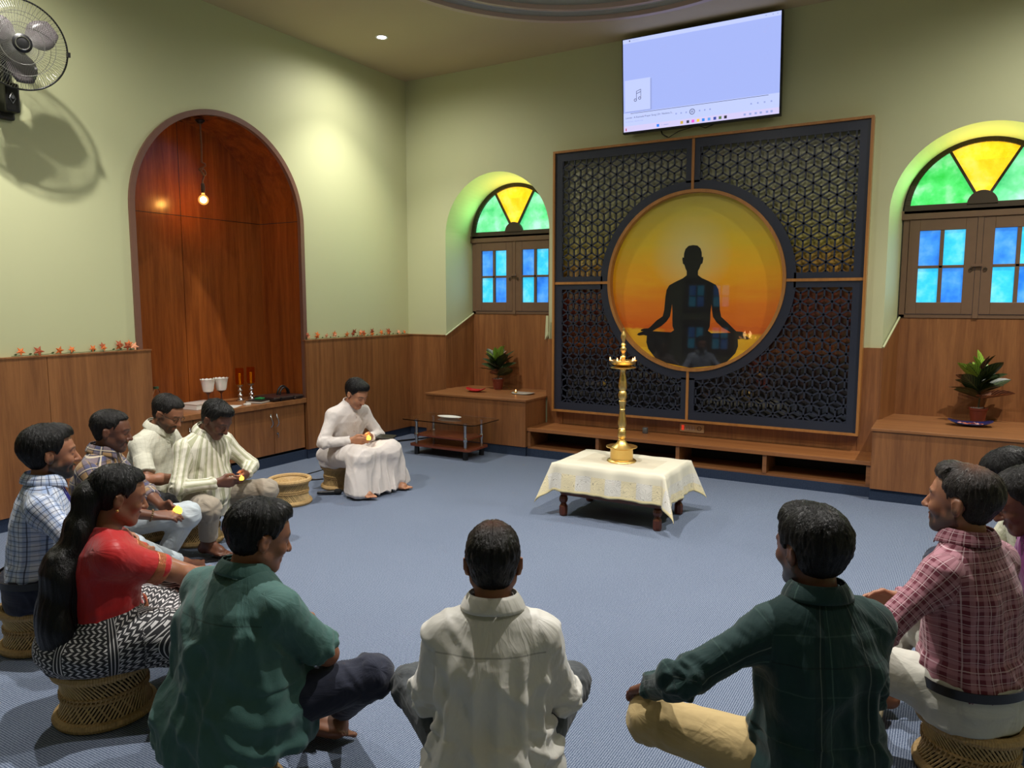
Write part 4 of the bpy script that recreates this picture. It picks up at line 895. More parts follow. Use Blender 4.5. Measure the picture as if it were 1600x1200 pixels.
# ================================================================ people
def V(*a): return np.array(a, float)
def unit(v): v = np.asarray(v, float); return v/max(1e-9, np.linalg.norm(v))
class Field:
    """signed distance field built from primitives, meshed with surface nets"""
    def __init__(s, h): s.p = []; s.h = h
    def add(s, fn, lo, hi, k=.02, op='u'): s.p.append((fn, np.minimum(lo, hi), np.maximum(lo, hi), k, op))
    def cap(s, a, b, ra, rb, k=.02, op='u', flat=False, sq=None):
        """tapered capsule; sq=(axis, factor) flattens it along axis"""
        a = np.asarray(a, float); b = np.asarray(b, float); ab = b-a; L2 = max(1e-12, ab @ ab); L = math.sqrt(L2)
        if sq is not None: ax = unit(sq[0]); fq = sq[1]
        def fn(X, Y, Z):
            x, y, z = X-a[0], Y-a[1], Z-a[2]; t0 = (x*ab[0]+y*ab[1]+z*ab[2])/L2; t = np.clip(t0, 0, 1)
            x = x-t*ab[0]; y = y-t*ab[1]; z = z-t*ab[2]
            if sq is not None:
                q = (x*ax[0]+y*ax[1]+z*ax[2])*(1/fq-1); x = x+q*ax[0]; y = y+q*ax[1]; z = z+q*ax[2]
            d = np.sqrt(x*x+y*y+z*z)-(ra+(rb-ra)*t)
            if sq is not None: d = d*min(1, fq)**.5
            if flat: d = np.maximum(d, np.maximum(-t0, t0-1)*L)
            return d
        r = max(ra, rb)+.005; s.add(fn, np.minimum(a, b)-r, np.maximum(a, b)+r, k, op)
    def ell(s, c, r, k=.02, op='u', M_=None):
        c = np.asarray(c, float); r = np.asarray(r, float)
        def fn(X, Y, Z):
            x, y, z = X-c[0], Y-c[1], Z-c[2]
            if M_ is not None: x, y, z = [x*M_[0][i]+y*M_[1][i]+z*M_[2][i] for i in range(3)]
            k0 = np.sqrt((x/r[0])**2+(y/r[1])**2+(z/r[2])**2); k1 = np.sqrt((x/r[0]**2)**2+(y/r[1]**2)**2+(z/r[2]**2)**2)+1e-9
            return k0*(k0-1)/k1
        R_ = max(r); s.add(fn, c-R_, c+R_, k, op)
    def loft(s, secs, k=.02, p=2.3):
        """horizontal slices (z, half width, half depth, centre y, centre x)"""
        S = np.array([list(q)+[0]*(5-len(q)) for q in secs]); zs = S[:,0]
        def fn(X, Y, Z):
            zc = np.clip(Z, zs[0], zs[-1]); a = np.interp(zc, zs, S[:,1]); b = np.interp(zc, zs, S[:,2]); cy = np.interp(zc, zs, S[:,3]); cx = np.interp(zc, zs, S[:,4])
            q = (np.abs((X-cx)/a)**p+np.abs((Y-cy)/b)**p)**(1/p); d = (q-1)*np.minimum(a, b)*.9; dz = np.maximum(zs[0]-Z, Z-zs[-1])
            return np.where(dz > 0, np.sqrt(np.maximum(d, 0)**2+dz**2)+np.minimum(d, 0)*0, np.maximum(d, dz))
        A = S[:,1].max()+abs(S[:,4]).max(); B = S[:,2].max()
        s.add(fn, V(-A, S[:,3].min()-B, zs[0]), V(A, S[:,3].max()+B, zs[-1]), k)
    def mesh(s):
        h = s.h; us = [q for q in s.p if q[4] == 'u']
        lo = np.min([q[1] for q in us], 0)-.03; hi = np.max([q[2] for q in us], 0)+.03
        n = np.ceil((hi-lo)/h).astype(int)+1; ax = [lo[i]+h*np.arange(n[i]) for i in range(3)]
        F = np.full(tuple(n), 1.0, np.float32)
        for fn, a, b, k, op in s.p:
            m = k+3*h; i0 = np.maximum(0, np.floor((a-m-lo)/h).astype(int)); i1 = np.minimum(n, np.ceil((b+m-lo)/h).astype(int)+1)
            if (i1 <= i0).any(): continue
            sl = tuple(slice(i0[i], i1[i]) for i in range(3))
            X, Y, Z = ax[0][sl[0]][:,None,None], ax[1][sl[1]][None,:,None], ax[2][sl[2]][None,None,:]
            d = fn(X, Y, Z).astype(np.float32); f = F[sl]
            if op == 'u': t = np.maximum(k-np.abs(f-d), 0)/max(k, 1e-6); F[sl] = np.minimum(f, d)-t*t*k/4
            else: d = -d; t = np.maximum(k-np.abs(f-d), 0)/max(k, 1e-6); F[sl] = np.maximum(f, d)+t*t*k/4
        return surface_nets(F, lo, h)
def surface_nets(F, lo, h):
    S_ = F < 0; nx, ny, nz = F.shape
    c = np.zeros((nx-1, ny-1, nz-1), np.uint8)
    for dx in (0, 1):
        for dy in (0, 1):
            for dz in (0, 1): c += S_[dx:nx-1+dx, dy:ny-1+dy, dz:nz-1+dz]
    I = np.argwhere((c > 0) & (c < 8)); idx = np.full(c.shape, -1, np.int32); idx[tuple(I.T)] = np.arange(len(I))
    acc = np.zeros((len(I), 3)); cnt = np.zeros(len(I))
    cor = {(dx,dy,dz): F[I[:,0]+dx, I[:,1]+dy, I[:,2]+dz].astype(float) for dx in (0,1) for dy in (0,1) for dz in (0,1)}
    for a in range(3):
        for u in (0, 1):
            for v in (0, 1):
                p = [0,0,0]; o = [i for i in range(3) if i != a]; p[o[0]], p[o[1]] = u, v; q = list(p); q[a] = 1
                f0, f1 = cor[tuple(p)], cor[tuple(q)]; m = (f0 < 0) != (f1 < 0); t = np.where(m, f0/np.where(m, f0-f1, 1), 0)
                pt = np.array(p, float)[None].repeat(len(I), 0); pt[:,a] = t; acc += pt*m[:,None]; cnt += m
    P = lo+(I+acc/cnt[:,None])*h; quads = []
    for a in range(3):
        o = [i for i in range(3) if i != a]
        A = [slice(None)]*3; B = [slice(None)]*3; A[a] = slice(0, -1); B[a] = slice(1, None)
        E_ = np.argwhere(S_[tuple(A)] != S_[tuple(B)])
        E_ = E_[(E_[:,o[0]] > 0) & (E_[:,o[1]] > 0) & (E_[:,o[0]] < F.shape[o[0]]-1) & (E_[:,o[1]] < F.shape[o[1]]-1)]
        ins = S_[tuple(A)][tuple(E_.T)]
        def at(du, dv): q = E_.copy(); q[:,o[0]] -= du; q[:,o[1]] -= dv; return idx[tuple(q.T)]
        q = np.stack([at(1,1), at(0,1), at(0,0), at(1,0)], 1); flip = ~ins if a != 1 else ins
        q[flip] = q[flip][:, ::-1]; quads.append(q)
    Q = np.concatenate(quads); Q = Q[(Q >= 0).all(1)]
    return P, Q
def vnormals(P, Q):
    a, b, c, d = (P[Q[:,i]] for i in range(4)); n = np.cross(c-a, d-b); N_ = np.zeros_like(P)
    for i in range(4): np.add.at(N_, Q[:,i], n)
    return N_/np.maximum(np.linalg.norm(N_, axis=1), 1e-9)[:,None]
def relax(P, Q, it=1, lam=.5):
    e = np.concatenate([Q[:,[0,1]], Q[:,[1,2]], Q[:,[2,3]], Q[:,[3,0]]])
    for _ in range(it):
        s_ = np.zeros_like(P); c = np.zeros(len(P))
        np.add.at(s_, e[:,0], P[e[:,1]]); np.add.at(c, e[:,0], 1); np.add.at(s_, e[:,1], P[e[:,0]]); np.add.at(c, e[:,1], 1)
        P = P+lam*(s_/c[:,None]-P)
    return P
_rs = np.random.RandomState(7); _G = _rs.rand(64, 64, 64).astype(np.float32)
def vnoise(x, y, z):
    xi, yi, zi = np.floor(x).astype(int), np.floor(y).astype(int), np.floor(z).astype(int); fx, fy, fz = x-xi, y-yi, z-zi
    fx, fy, fz = [q*q*(3-2*q) for q in (fx, fy, fz)]; r = 0
    for i in (0,1):
        for j in (0,1):
            for k in (0,1): r = r+_G[(xi+i) & 63, (yi+j) & 63, (zi+k) & 63]*(fx if i else 1-fx)*(fy if j else 1-fy)*(fz if k else 1-fz)
    return r*2-1
def np_mesh(name, P, Q, mats, parent, attrs=None, normals=None):
    me = bpy.data.meshes.new(name); me.vertices.add(len(P)); me.vertices.foreach_set('co', P.astype(np.float32).ravel())
    me.loops.add(Q.size); me.loops.foreach_set('vertex_index', Q.astype(np.int32).ravel()); me.polygons.add(len(Q))
    me.polygons.foreach_set('loop_start', np.arange(0, Q.size, 4, dtype=np.int32)); me.update(calc_edges=True)
    me.polygons.foreach_set('use_smooth', np.ones(len(Q), bool))
    for k, v in (attrs or {}).items():
        if v.ndim == 1: a = me.attributes.new(k, 'FLOAT', 'POINT'); a.data.foreach_set('value', v.astype(np.float32))
        else: a = me.attributes.new(k, 'FLOAT_VECTOR', 'POINT'); a.data.foreach_set('vector', v.astype(np.float32).ravel())
    me.materials.append(mats); me.validate(); o = bpy.data.objects.new(name, me); COL.objects.link(o); o.parent = parent; return o
def rotm(yaw, pitch, roll):
    """columns: head right, face, up.  yaw>0 turns to the person's left, pitch>0 looks down, roll>0 tilts to the right"""
    return np.array(Matrix.Rotation(math.radians(yaw), 3, 'Z') @ Matrix.Rotation(math.radians(-pitch), 3, 'X') @ Matrix.Rotation(math.radians(roll), 3, 'Y'))
def ik(S, W, l1, l2, hint):
    S, W, hint = np.asarray(S, float), np.asarray(W, float), unit(hint); d = W-S; D = np.linalg.norm(d); u = d/D
    if D >= (l1+l2)*.999: return S+u*D*l1/(l1+l2)
    a = (l1*l1-l2*l2+D*D)/(2*D); hh = math.sqrt(max(0, l1*l1-a*a)); n = hint-u*(hint @ u); return S+u*a+unit(n)*hh

# ---- materials of skin, hair, cloth
def skin_mat(name, col):
    g = N(name); a = g.n('ShaderNodeAttribute', attribute_name='tone'); b = g.n('ShaderNodeAttribute', attribute_name='lip'); nz = g.noise(g.coord(), 30, 3)
    c = g.mix(nz, col, tuple(q*.82 for q in col[:3])+(1,)); c = g.mix(b.outputs['Fac'], c, (col[0]*.75, col[1]*.5, col[2]*.5, 1)); c = g.mix(a.outputs['Fac'], c, (.012,.009,.008,1))
    g.set(base=c, rough=.5, sss=.06); g.bump(g.noise(g.coord(), 220, 2), .12, .001); return g.m
def hair_mat(name, col, grey=0.0, sk=None):
    g = N(name); v = g.n('ShaderNodeAttribute', attribute_name='strand'); n1 = g.noise(v.outputs['Vector'], 1.0, 4, .7); th = g.n('ShaderNodeAttribute', attribute_name='thin')
    c = g.ramp(n1, [(.35, tuple(q*.5 for q in col[:3])+(1,)), (.65, tuple(min(1, q*1.6) for q in col[:3])+(1,))])
    if grey: c = g.mix(g.math('MULTIPLY', g.math('GREATER_THAN', g.noise(v.outputs['Vector'], 2.2, 2, .8), 1-grey), .5), c, hexc(150,145,140))
    if sk: c = g.mix(g.math('MULTIPLY', th.outputs['Fac'], g.math('ADD', .45, g.math('MULTIPLY', n1, .9))), c, sk)
    g.set(base=c, rough=.38, spec=.3); g.bump(n1, 1.0, .008); return g.m
def cloth_mat(name, base, lines=(), rough=.8, weave=.3, yoke=None, sheen=.15, wr=.22):
    """lines: list of (axis 0/1, period, width, colour, strength, phase) in metres of cloth"""
    g = N(name); p = g.n('ShaderNodeAttribute', attribute_name='puv'); sp = g.n('ShaderNodeSeparateXYZ'); g.l(p.outputs['Vector'], sp.inputs[0])
    c = g.mix(g.noise(g.coord(), 14, 3), base, tuple(q*.88 for q in base[:3])+(1,))
    for (ax_, per, wd, col, st, ph) in lines:
        f = g.math('FRACT', g.math('ADD', g.math('DIVIDE', sp.outputs[ax_], per), 10+ph)); m = g.math('LESS_THAN', f, wd/per); c = g.mix(g.math('MULTIPLY', m, st), c, col)
    if yoke:
        back = g.math('MULTIPLY', g.math('GREATER_THAN', sp.outputs[0], 1.5), g.math('LESS_THAN', sp.outputs[2], .5)); ln = g.math('MULTIPLY', g.math('LESS_THAN', g.math('ABSOLUTE', g.math('SUBTRACT', sp.outputs[1], yoke)), .0022), back)
        c = g.mix(g.math('MULTIPLY', ln, .55), c, tuple(q*.3 for q in base[:3])+(1,))
    mp = g.n('ShaderNodeMapping'); g.l(p.outputs['Vector'], mp.inputs[0]); mp.inputs['Scale'].default_value = (11, 4, 3); w1 = g.noise(mp.outputs[0], 1.0, 3, .5, 1.5)
    rdg = g.math('ABSOLUTE', g.math('SUBTRACT', w1, .5)); o1 = g.noise(g.coord('Object', (1,1,1)), 6, 3, .5, .8); r2 = g.math('ABSOLUTE', g.math('SUBTRACT', o1, .5))
    hgt = g.math('SUBTRACT', 1, g.math('ADD', g.math('MULTIPLY', rdg, 1.4), g.math('MULTIPLY', r2, 1.8)))
    bn = g.n('ShaderNodeBump'); bn.inputs['Strength'].default_value = wr; bn.inputs['Distance'].default_value = .03; g.l(hgt, bn.inputs['Height'])
    g.set(base=c, rough=rough, sheen=sheen, spec=.25); b2 = g.bump(g.noise(g.coord(), 420, 2), weave, .0012); g.l(bn.outputs[0], b2.inputs['Normal']); return g.m
SK1, SK2, SK3, SK4 = hexc(136,88,62), hexc(104,64,46), hexc(178,124,92), hexc(152,102,76)

def hand(F, Wp, d, tside, nrm, curl=.5, k=.006, sc=1.0, spread=0.0, tin=.3):
    d, nrm = unit(d), unit(nrm); tside = unit(np.asarray(tside, float)-d*(np.asarray(tside, float) @ d)); nrm = unit(nrm-d*(nrm @ d)-tside*(nrm @ tside))
    Wp = np.asarray(Wp, float); offs = [.028, .010, -.009, -.027]; ln = [.068, .076, .071, .056]; mc = [.086, .09, .086, .078]
    for o, L, m in zip(offs, ln, mc):
        b = Wp+tside*o*sc+d*m*sc; F.cap(Wp+tside*o*.6*sc+d*.008, b, .0155*sc, .0115*sc, .012)
        dirv = d+tside*spread*o*8; p = b; ang = curl*.5
        for q, r0, r1 in ((.46, .0098, .0088), (.30, .0088, .008), (.24, .008, .0068)):
            dv = unit(dirv*math.cos(ang)+nrm*math.sin(ang)); e_ = p+dv*L*q*sc; F.cap(p, e_, r0*sc, r1*sc, .003 if q < .4 else .006); p = e_; ang += curl*.85
    t0 = Wp+tside*.020*sc+d*.02*sc; t1 = t0+unit(d*.62+tside*(.62-tin*.4)+nrm*.35*tin*2)*.045*sc; t2 = t1+unit(d*.85+tside*(.15-tin*.5)+nrm*.5*tin*2)*.034*sc; t3 = t2+unit(d*.9-tside*tin+nrm*.4)*.024*sc
    F.cap(t0, t1, .015*sc, .012*sc, .012); F.cap(t1, t2, .0112*sc, .0098*sc, .006); F.cap(t2, t3, .0098*sc, .0076*sc, .005)
def foot(F, A, d, up=(0,0,1), sc=1.0):
    d = unit(d); up = unit(np.asarray(up, float)-d*(np.asarray(up, float) @ d)); sd = np.cross(d, up); A = np.asarray(A, float)
    hl = A-d*.045*sc-up*.045*sc; F.cap(A, hl, .036*sc, .03*sc, .03); F.cap(hl, A+d*.10*sc-up*.045*sc, .03*sc, .03*sc, .03); F.cap(A, A+d*.12*sc-up*.04*sc, .034*sc, .022*sc, .03)
    for i in range(5):
        o = (-.032+.016*i)*sc; L = (.062-.007*i)*sc; b = A+d*.115*sc-up*.052*sc+sd*o; F.cap(A+d*.05*sc-up*.045*sc+sd*o*.8, b, .018*sc, .014*sc, .014); F.cap(b, b+d*L-up*.006, (.0125 if i == 0 else .009)*sc, (.011 if i == 0 else .0075)*sc, .003)
def head_skin(F, c, R_, sc=1.0, female=False):
    w = lambda x, y, z: c+R_ @ (np.array([x, y, z])*sc)
    E = lambda p, r, k=.015, op='u': F.ell(w(*p), np.array(r)*sc, k, op, R_)
    C = lambda a, b, ra, rb, k=.012, op='u': F.cap(w(*a), w(*b), ra*sc, rb*sc, k, op)
    E((0,-.020,.035), (.074,.094,.082)); E((0,.022,-.030), (.057,.066,.080), .03); E((0,.03,.03), (.064,.058,.06), .03)
    E((0,.067,-.096), (.021,.019,.019), .025)
    for s_ in (-1, 1):
        C((s_*.054,-.004,-.05), (s_*.018,.062,-.096), .016, .015, .03); E((s_*.036,.066,-.028), (.022,.022,.022), .02)
        E((s_*.031,.098,.004), (.0165,.017,.0125), .012, 's'); E((s_*.031,.0775,.003), (.0155,.0125,.0115), .003); C((s_*.014,.089,.024), (s_*.046,.076,.022), .0085, .007, .012)
        E((s_*.078,-.008,-.008), (.009,.019,.031), .008); E((s_*.086,-.001,-.004), (.006,.010,.017), .004, 's'); C((s_*.084,-.020,.016), (s_*.084,-.022,-.016), .006, .0045, .004)
        E((s_*.0125,.097,-.036), (.0085,.0095,.008), .006); E((s_*.012,.0985,-.0435), (.0035,.005,.004), .002, 's')
    C((0,.084,.012), (0,.108,-.032), .0085, .012, .01); E((0,.110,-.035), (.010,.010,.0095), .006)
    C((-.020,.082,-.062), (.020,.082,-.062), .0065, .0065, .006); C((0,.090,-.061), (0,.090,-.061), .0085, .0085, .005); C((-.016,.083,-.0735), (.016,.083,-.0735), .0075, .0075, .005); C((-.022,.091,-.068), (.022,.091,-.068), .0018, .0018, .003, 's')
def head_tone(P, c, R_, sc, beard=0.0, female=False, tache=0.0, goatee=0.0):
    q = ((P-c) @ R_)/sc; x, y, z = q.T; ax_ = np.abs(x); t = np.zeros(len(P)); lip = np.zeros(len(P)); hd = (z > -.14) & (np.linalg.norm(q, axis=1) < .2)
    sm = lambda v, a, b: np.clip((v-a)/(b-a), 0, 1)
    brow = (1-sm(np.abs(z-(.026-.10*np.abs(ax_-.03))), .003, .006))*(ax_ > .012)*(ax_ < .052)*(y > .05); t = np.maximum(t, brow*.85)
    lid = (1-sm(np.abs(z-(-.0035+.22*(ax_-.031)**2*30)), .001, .0028))*(1-sm(np.abs(ax_-.031), .013, .017))*(y > .07); t = np.maximum(t, lid*.9)
    lips = (1-sm(np.abs(z+.068), .008, .012))*(1-sm(ax_, .018, .025))*(y > .07); lip = lips*.8
    m = (1-sm(np.abs(z+.053), .005, .009))*(1-sm(ax_, .026, .034))*(y > .06); t = np.maximum(t, m*tache)
    jaw = sm(-z, .035, .055)*(z > -.125)*(y > -.02)*(1-lips)*sm(y, -.02, 0.01); side = sm(ax_, .03, .045); jaw = jaw*np.maximum(side, sm(-z, .074, .084)); jaw = np.maximum(jaw, (ax_ > .05)*sm(-z, .0, .02)*(z > -.08)*(y > -.012)*(1-sm(y, .022, .034))*.9); t = np.maximum(t, jaw*beard)
    go = sm(-z, .074, .082)*(1-sm(ax_, .026, .036))*(y > .03); go = np.maximum(go, (1-sm(np.abs(ax_-.03), .006, .011))*sm(-z, .05, .056)*(y > .05)); t = np.maximum(t, go*goatee*(1-lips))
    return t*hd, lip*hd
def hair_field(c, R_, sc, style='short', vol=.012, h=.005, crest=0.0):
    F = Field(h); w = lambda x, y, z: c+R_ @ (np.array([x, y, z])*sc)
    E = lambda p, r, k=.015, op='u': F.ell(w(*p), np.array(r)*sc, k, op, R_)
    v = vol; E((0,-.021,.037), (.0755+v*.8,.096+v,.083+v)); E((0,.018,.055), (.064+v*.6,.066+v*.5,.058+v*.8), .02)
    E((0,-.034,-.022), (.061+v*.3,.057+v*.4,.055), .02)
    c_, cut = c, R_                                        # remove the face, sideburn and nape regions
    def face(X, Y, Z):
        x, y, z = [((X-c[0])*R_[0][i]+(Y-c[1])*R_[1][i]+(Z-c[2])*R_[2][i])/sc for i in range(3)]
        hl = .082 - .25*np.maximum(0, np.abs(x)-.03)                 # hairline height
        f1 = np.minimum(y-(.020+.028*np.clip(z/.05, 0, 1)), (hl-z)*1.0)  # front below the hairline
        f2 = np.minimum(y+.018, .004-z)                              # below the sideburn
        f3 = (-.068-z) if style != 'long' else (-.055-z)
        ear = .024-np.sqrt((y+.004)**2+((z+.006)*.75)**2+np.maximum(0, .06-np.abs(x))**2*9)
        return np.maximum(np.maximum(f1, f2), np.maximum(f3, ear))*sc
    if crest: E((0,.046,.100), (.05,.036,.018+.008*crest), .03)
    F.add(lambda X, Y, Z: -face(X, Y, Z), c-.2, c+.2, .005, 's')
    return F
def add_hair(root, c, R_, sc, mat, style='short', vol=.012, thin=0.0, seed=0, amp=.004, crest=0.0):
    F = hair_field(c, R_, sc, style, vol, .005, crest)
    P, Q = F.mesh(); P = relax(P, Q, 1); q = ((P-c) @ R_)/sc; x, y, z = q.T
    th = np.arctan2(x, y+.03); ph = np.arctan2(z-.02, np.hypot(x, y+.03)); rr_ = np.exp(-((x/.03)**2+((y+.06)/.035)**2))
    # strands run from the crown forward and down
    u = th*9+seed; vv = ph*2.0; n = vnoise(u*1.6+50, vv*1.3+30, np.full(len(P), seed+3.3))+.6*vnoise(u*3.7+20, vv*2.5+9, np.full(len(P), seed+9.1))
    nrm = vnormals(P, Q); P = P+nrm*(n*amp*(.4+.6*np.clip((z+.06)/.08, 0, 1)))[:,None]
    tn = np.clip(np.exp(-(x**2+(y+.03)**2)/.0013)*(z > .05), 0, 1)*thin
    return np_mesh('hair', P, Q, mat, root, dict(strand=np.stack([x*60+u*2.0, ph*5+y*12, z*20+seed], 1), thin=tn))

def person(spec):
    S = dict(seat=.215, lean=.05, w=1.0, d=1.0, belly=0.0, hs=1.0, yaw=0, pitch=8, roll=0, tall=1.0, skin=SK1, hair=None, style='short', vol=.012, thin=0, beard=0, tache=0, goatee=0,
             sleeve='short', shirt=None, pants=None, kneeR=(.33,.36,.33), kneeL=(-.33,.36,.33), ankR=(.06,.40,.10), ankL=(-.06,.46,.10), wrR=(.09,.33,.38), wrL=(-.09,.33,.38),
             elR=(1,-.3,-.3), elL=(-1,-.3,-.3), h=.0065, hands=True, handd=None, robe=None, hx=0, twist=0, hem=-.02, headdz=0, curl=.55, shsz=1.0, hamp=.004)
    S.update(spec); s = S['seat']; T = S['tall']; ln = S['lean']
    root = thing('person', S['label'], 'person', (S['x'], S['y'], 0), math.radians(S['face']-90))
    z = lambda q: s+q*T
    cy = lambda q: ln*(q/.6)**1.15                       # forward lean of the spine
    shz = z(.497); sw = .160*S['w']*S['shsz']; shR, shL = V(sw+S['hx'], cy(.51)+.0, shz), V(-sw+S['hx'], cy(.51), shz)
    hipR, hipL = V(.09, .02, s+.095), V(-.09, .02, s+.095)
    knR, knL, anR, anL = [np.asarray(S[k], float) for k in ('kneeR','kneeL','ankR','ankL')]; wrR, wrL = np.asarray(S['wrR'], float), np.asarray(S['wrL'], float)
    Rh = rotm(S['yaw'], S['pitch'], S['roll']); neck = V(S['hx'], cy(.62), z(.60)); hc = neck+V(0, .012, 0)+Rh @ V(0, .022, .112)*S['hs']*1.0+V(0,0,S['headdz'])
    elR = ik(shR, wrR, .28*T, .25*T, S['elR']); elL = ik(shL, wrL, .28*T, .25*T, S['elL'])
    w_, d_, bl = S['w'], S['d'], S['belly']; hx = S['hx']
    sec = lambda g, e: [(z(.02), .165*w_+g, .13*d_+g, .0, 0), (z(.12), .172*w_+g+bl*.3, .132*d_+g+bl*.55, .0+bl*.5+cy(.12), 0), (z(.22), .158*w_+g+bl*.3, .118*d_+g+bl*.6, cy(.22)+bl*.5, hx*.3), (z(.34), .160*w_+g, .116*d_+g+bl*.2, cy(.34)+bl*.1, hx*.6), (z(.43), .170*w_+g, .116*d_+g, cy(.43), hx*.8), (z(.50), .152*w_+g, .102*d_+g, cy(.50), hx), (z(.55), .108*w_+g, .078*d_+g, cy(.55), hx), (z(.58), .076*w_+g, .064*d_+g, cy(.58), hx), (z(.60)-e, .06*w_+g, .056*d_+g, cy(.60), hx)]
    # ---------------- body: one continuous skin surface
    F = Field(S['h']); F.loft(sec(-.022, .0), .03)
    head_skin(F, hc, Rh, S['hs'])
    F.cap(neck-V(0,.0,.03), hc+Rh @ V(0,-.022,-.05)*S['hs'], .056*S['hs'], .050*S['hs'], .025)
    for sh, el, wr in ((shR, elR, wrR), (shL, elL, wrL)):
        F.cap(sh, el, .045, .036, .03); fm = el+(wr-el)*.35; F.cap(el, fm, .036, .039, .02); F.cap(fm, wr, .038, .0255, .02)
    for hp, kn, an in ((hipR, knR, anR), (hipL, knL, anL)):
        F.cap(hp, kn, .065, .045, .04); F.cap(kn, an, .045, .034, .03)
    if S['hands']:
        hd = S['handd'] or {}
        for sg, wr, el in ((1, wrR, elR), (-1, wrL, elL)):
            o = hd.get('R' if sg > 0 else 'L', {}); d = unit(o.get('d', unit(wr-el)*.7+V(-sg*.3, .4, -.1))); ts = o.get('t', V(-sg*.3, 0, 1)); nr = o.get('n', V(-sg, 0, -.2))
            hand(F, wr, d, ts, nr, o.get('curl', S['curl']), tin=o.get('tin', .3))
    for an, kn, k_ in ((anR, knR, 'footR'), (anL, knL, 'footL')):
        fd = S.get(k_, dict(d=V(-.9 if an is anR else .9, .35, 0), up=V(0, .5, .85))); foot(F, an, fd['d'], fd['up'])
    P, Q = F.mesh(); P = relax(P, Q, 1, .3)
    t, lp_ = head_tone(P, hc, Rh, S['hs'], S['beard'], False, S['tache'], S['goatee'])
    P[:,2] = np.maximum(P[:,2], .004)
    np_mesh('body', P, Q, S['skin_m'], root, dict(tone=t, lip=lp_))
    if S['hair']: add_hair(root, hc, Rh, S['hs'], S['hair'], S['style'], S['vol'], S['thin'], S.get('seed', 1), S['hamp'], S.get('crest', 0))
    # ---------------- clothes
    bones = [('up', shR, elR, .052), ('lo', elR, wrR, .045), ('up', shL, elL, .052), ('lo', elL, wrL, .045)]
    legs = [('th', hipR, knR, .08), ('sh', knR, anR, .06), ('th', hipL, knL, .08), ('sh', knL, anL, .06)]
    def puv(P, bn, torso):
        n = len(P); best = np.full(n, 1e9); uv = np.zeros((n, 3))
        if torso:
            zc = P[:,2]; c = np.stack([np.full(n, hx), np.interp(zc, [z(0), z(.6)], [0, ln]), zc], 1); x, y = P[:,0]-c[:,0], P[:,1]-c[:,1]; r = np.sqrt((x/1.35)**2+y**2); best = (r-.115)/.115*.9+.0; an_ = np.arctan2(x, y/.75)
            uv[:,0] = np.sin(np.clip(np.where(np.abs(an_) > PI/2, np.sign(an_)*PI-an_, an_), -PI/2, PI/2))*.19+np.where(np.abs(an_) > PI/2, 3.0, 0); uv[:,1] = zc; uv[:,2] = 0
            best = np.where(np.abs(x) > sw+.01, best+(np.abs(x)-sw-.01)*30, best)
        for i, (nm, a, b, r) in enumerate(bn):
            ab = b-a; L2 = ab @ ab; t = np.clip(((P-a) @ ab)/L2, -.1, 1.1); q = P-(a+t[:,None]*ab); dist = np.linalg.norm(q, axis=1); m = (dist-r)/r
            e1 = unit(np.cross(ab, V(.3,.1,1))); e2 = unit(np.cross(ab, e1)); a_ = np.arctan2(q @ e1, q @ e2); k = m < best
            uv[k,0] = (a_*r)[k]; uv[k,1] = (t*math.sqrt(L2))[k]+.37*i; uv[k,2] = i+1; best = np.where(k, m, best)
        return uv
    def folds(P, Q, uv, amp, seed, bn):
        n = vnormals(P, Q); f = np.zeros(len(P)); tor = uv[:,2] < .5; X, Y, Z = P.T
        rg = lambda v, s_: np.clip(1-np.abs(v)*s_, -.15, 1); wx = X+.25*vnoise(X*4+3, Y*4+seed, Z*4+9)*.12
        a = vnoise(wx*15+seed*3+20, Y*13+20, Z*2.4+seed); b = vnoise(X*5+9+Z*3, Y*5+seed, Z*17+wx*14+50); c = vnoise(X*7-Z*6+80, Y*6+4, Z*7+X*9+seed*2)
        low = np.clip((z(.50)-Z)/.10, 0, 1); waist = np.clip(1-np.abs(Z-z(.10))/.16, 0, 1)
        f[tor] = (rg(a, 2.6)*.8*low+rg(c, 3.0)*.55*low+rg(b, 2.6)*(.25+(.1 if S.get('tuck') else .9)*waist))[tor]
        for i, (nm, p, q, r) in enumerate(bn):
            k = np.abs(uv[:,2]-i-1) < .5; L = np.linalg.norm(q-p); v = uv[:,1]-.37*i; near = np.clip(1-np.minimum(np.abs(v)+(.06 if nm == 'up' else 0), np.abs(L-v))/(.10 if L < .35 else .16), .12, .8)
            w2 = vnoise(uv[:,0]*16+seed+i*7, v*38+uv[:,0]*14+30, np.full(len(P), seed+i*1.7)); f[k] = (rg(w2, 2.4)*near*1.25)[k]
        e_ = np.concatenate([Q[:,[0,1]], Q[:,[1,2]], Q[:,[2,3]], Q[:,[3,0]]]); dg = np.bincount(e_.ravel(), minlength=len(P))
        for _ in range(4): f = .4*f+.6*(np.bincount(e_[:,0], f[e_[:,1]], len(P))+np.bincount(e_[:,1], f[e_[:,0]], len(P)))/np.maximum(dg, 1)
        return P+n*(f*amp)[:,None]
    g = .006
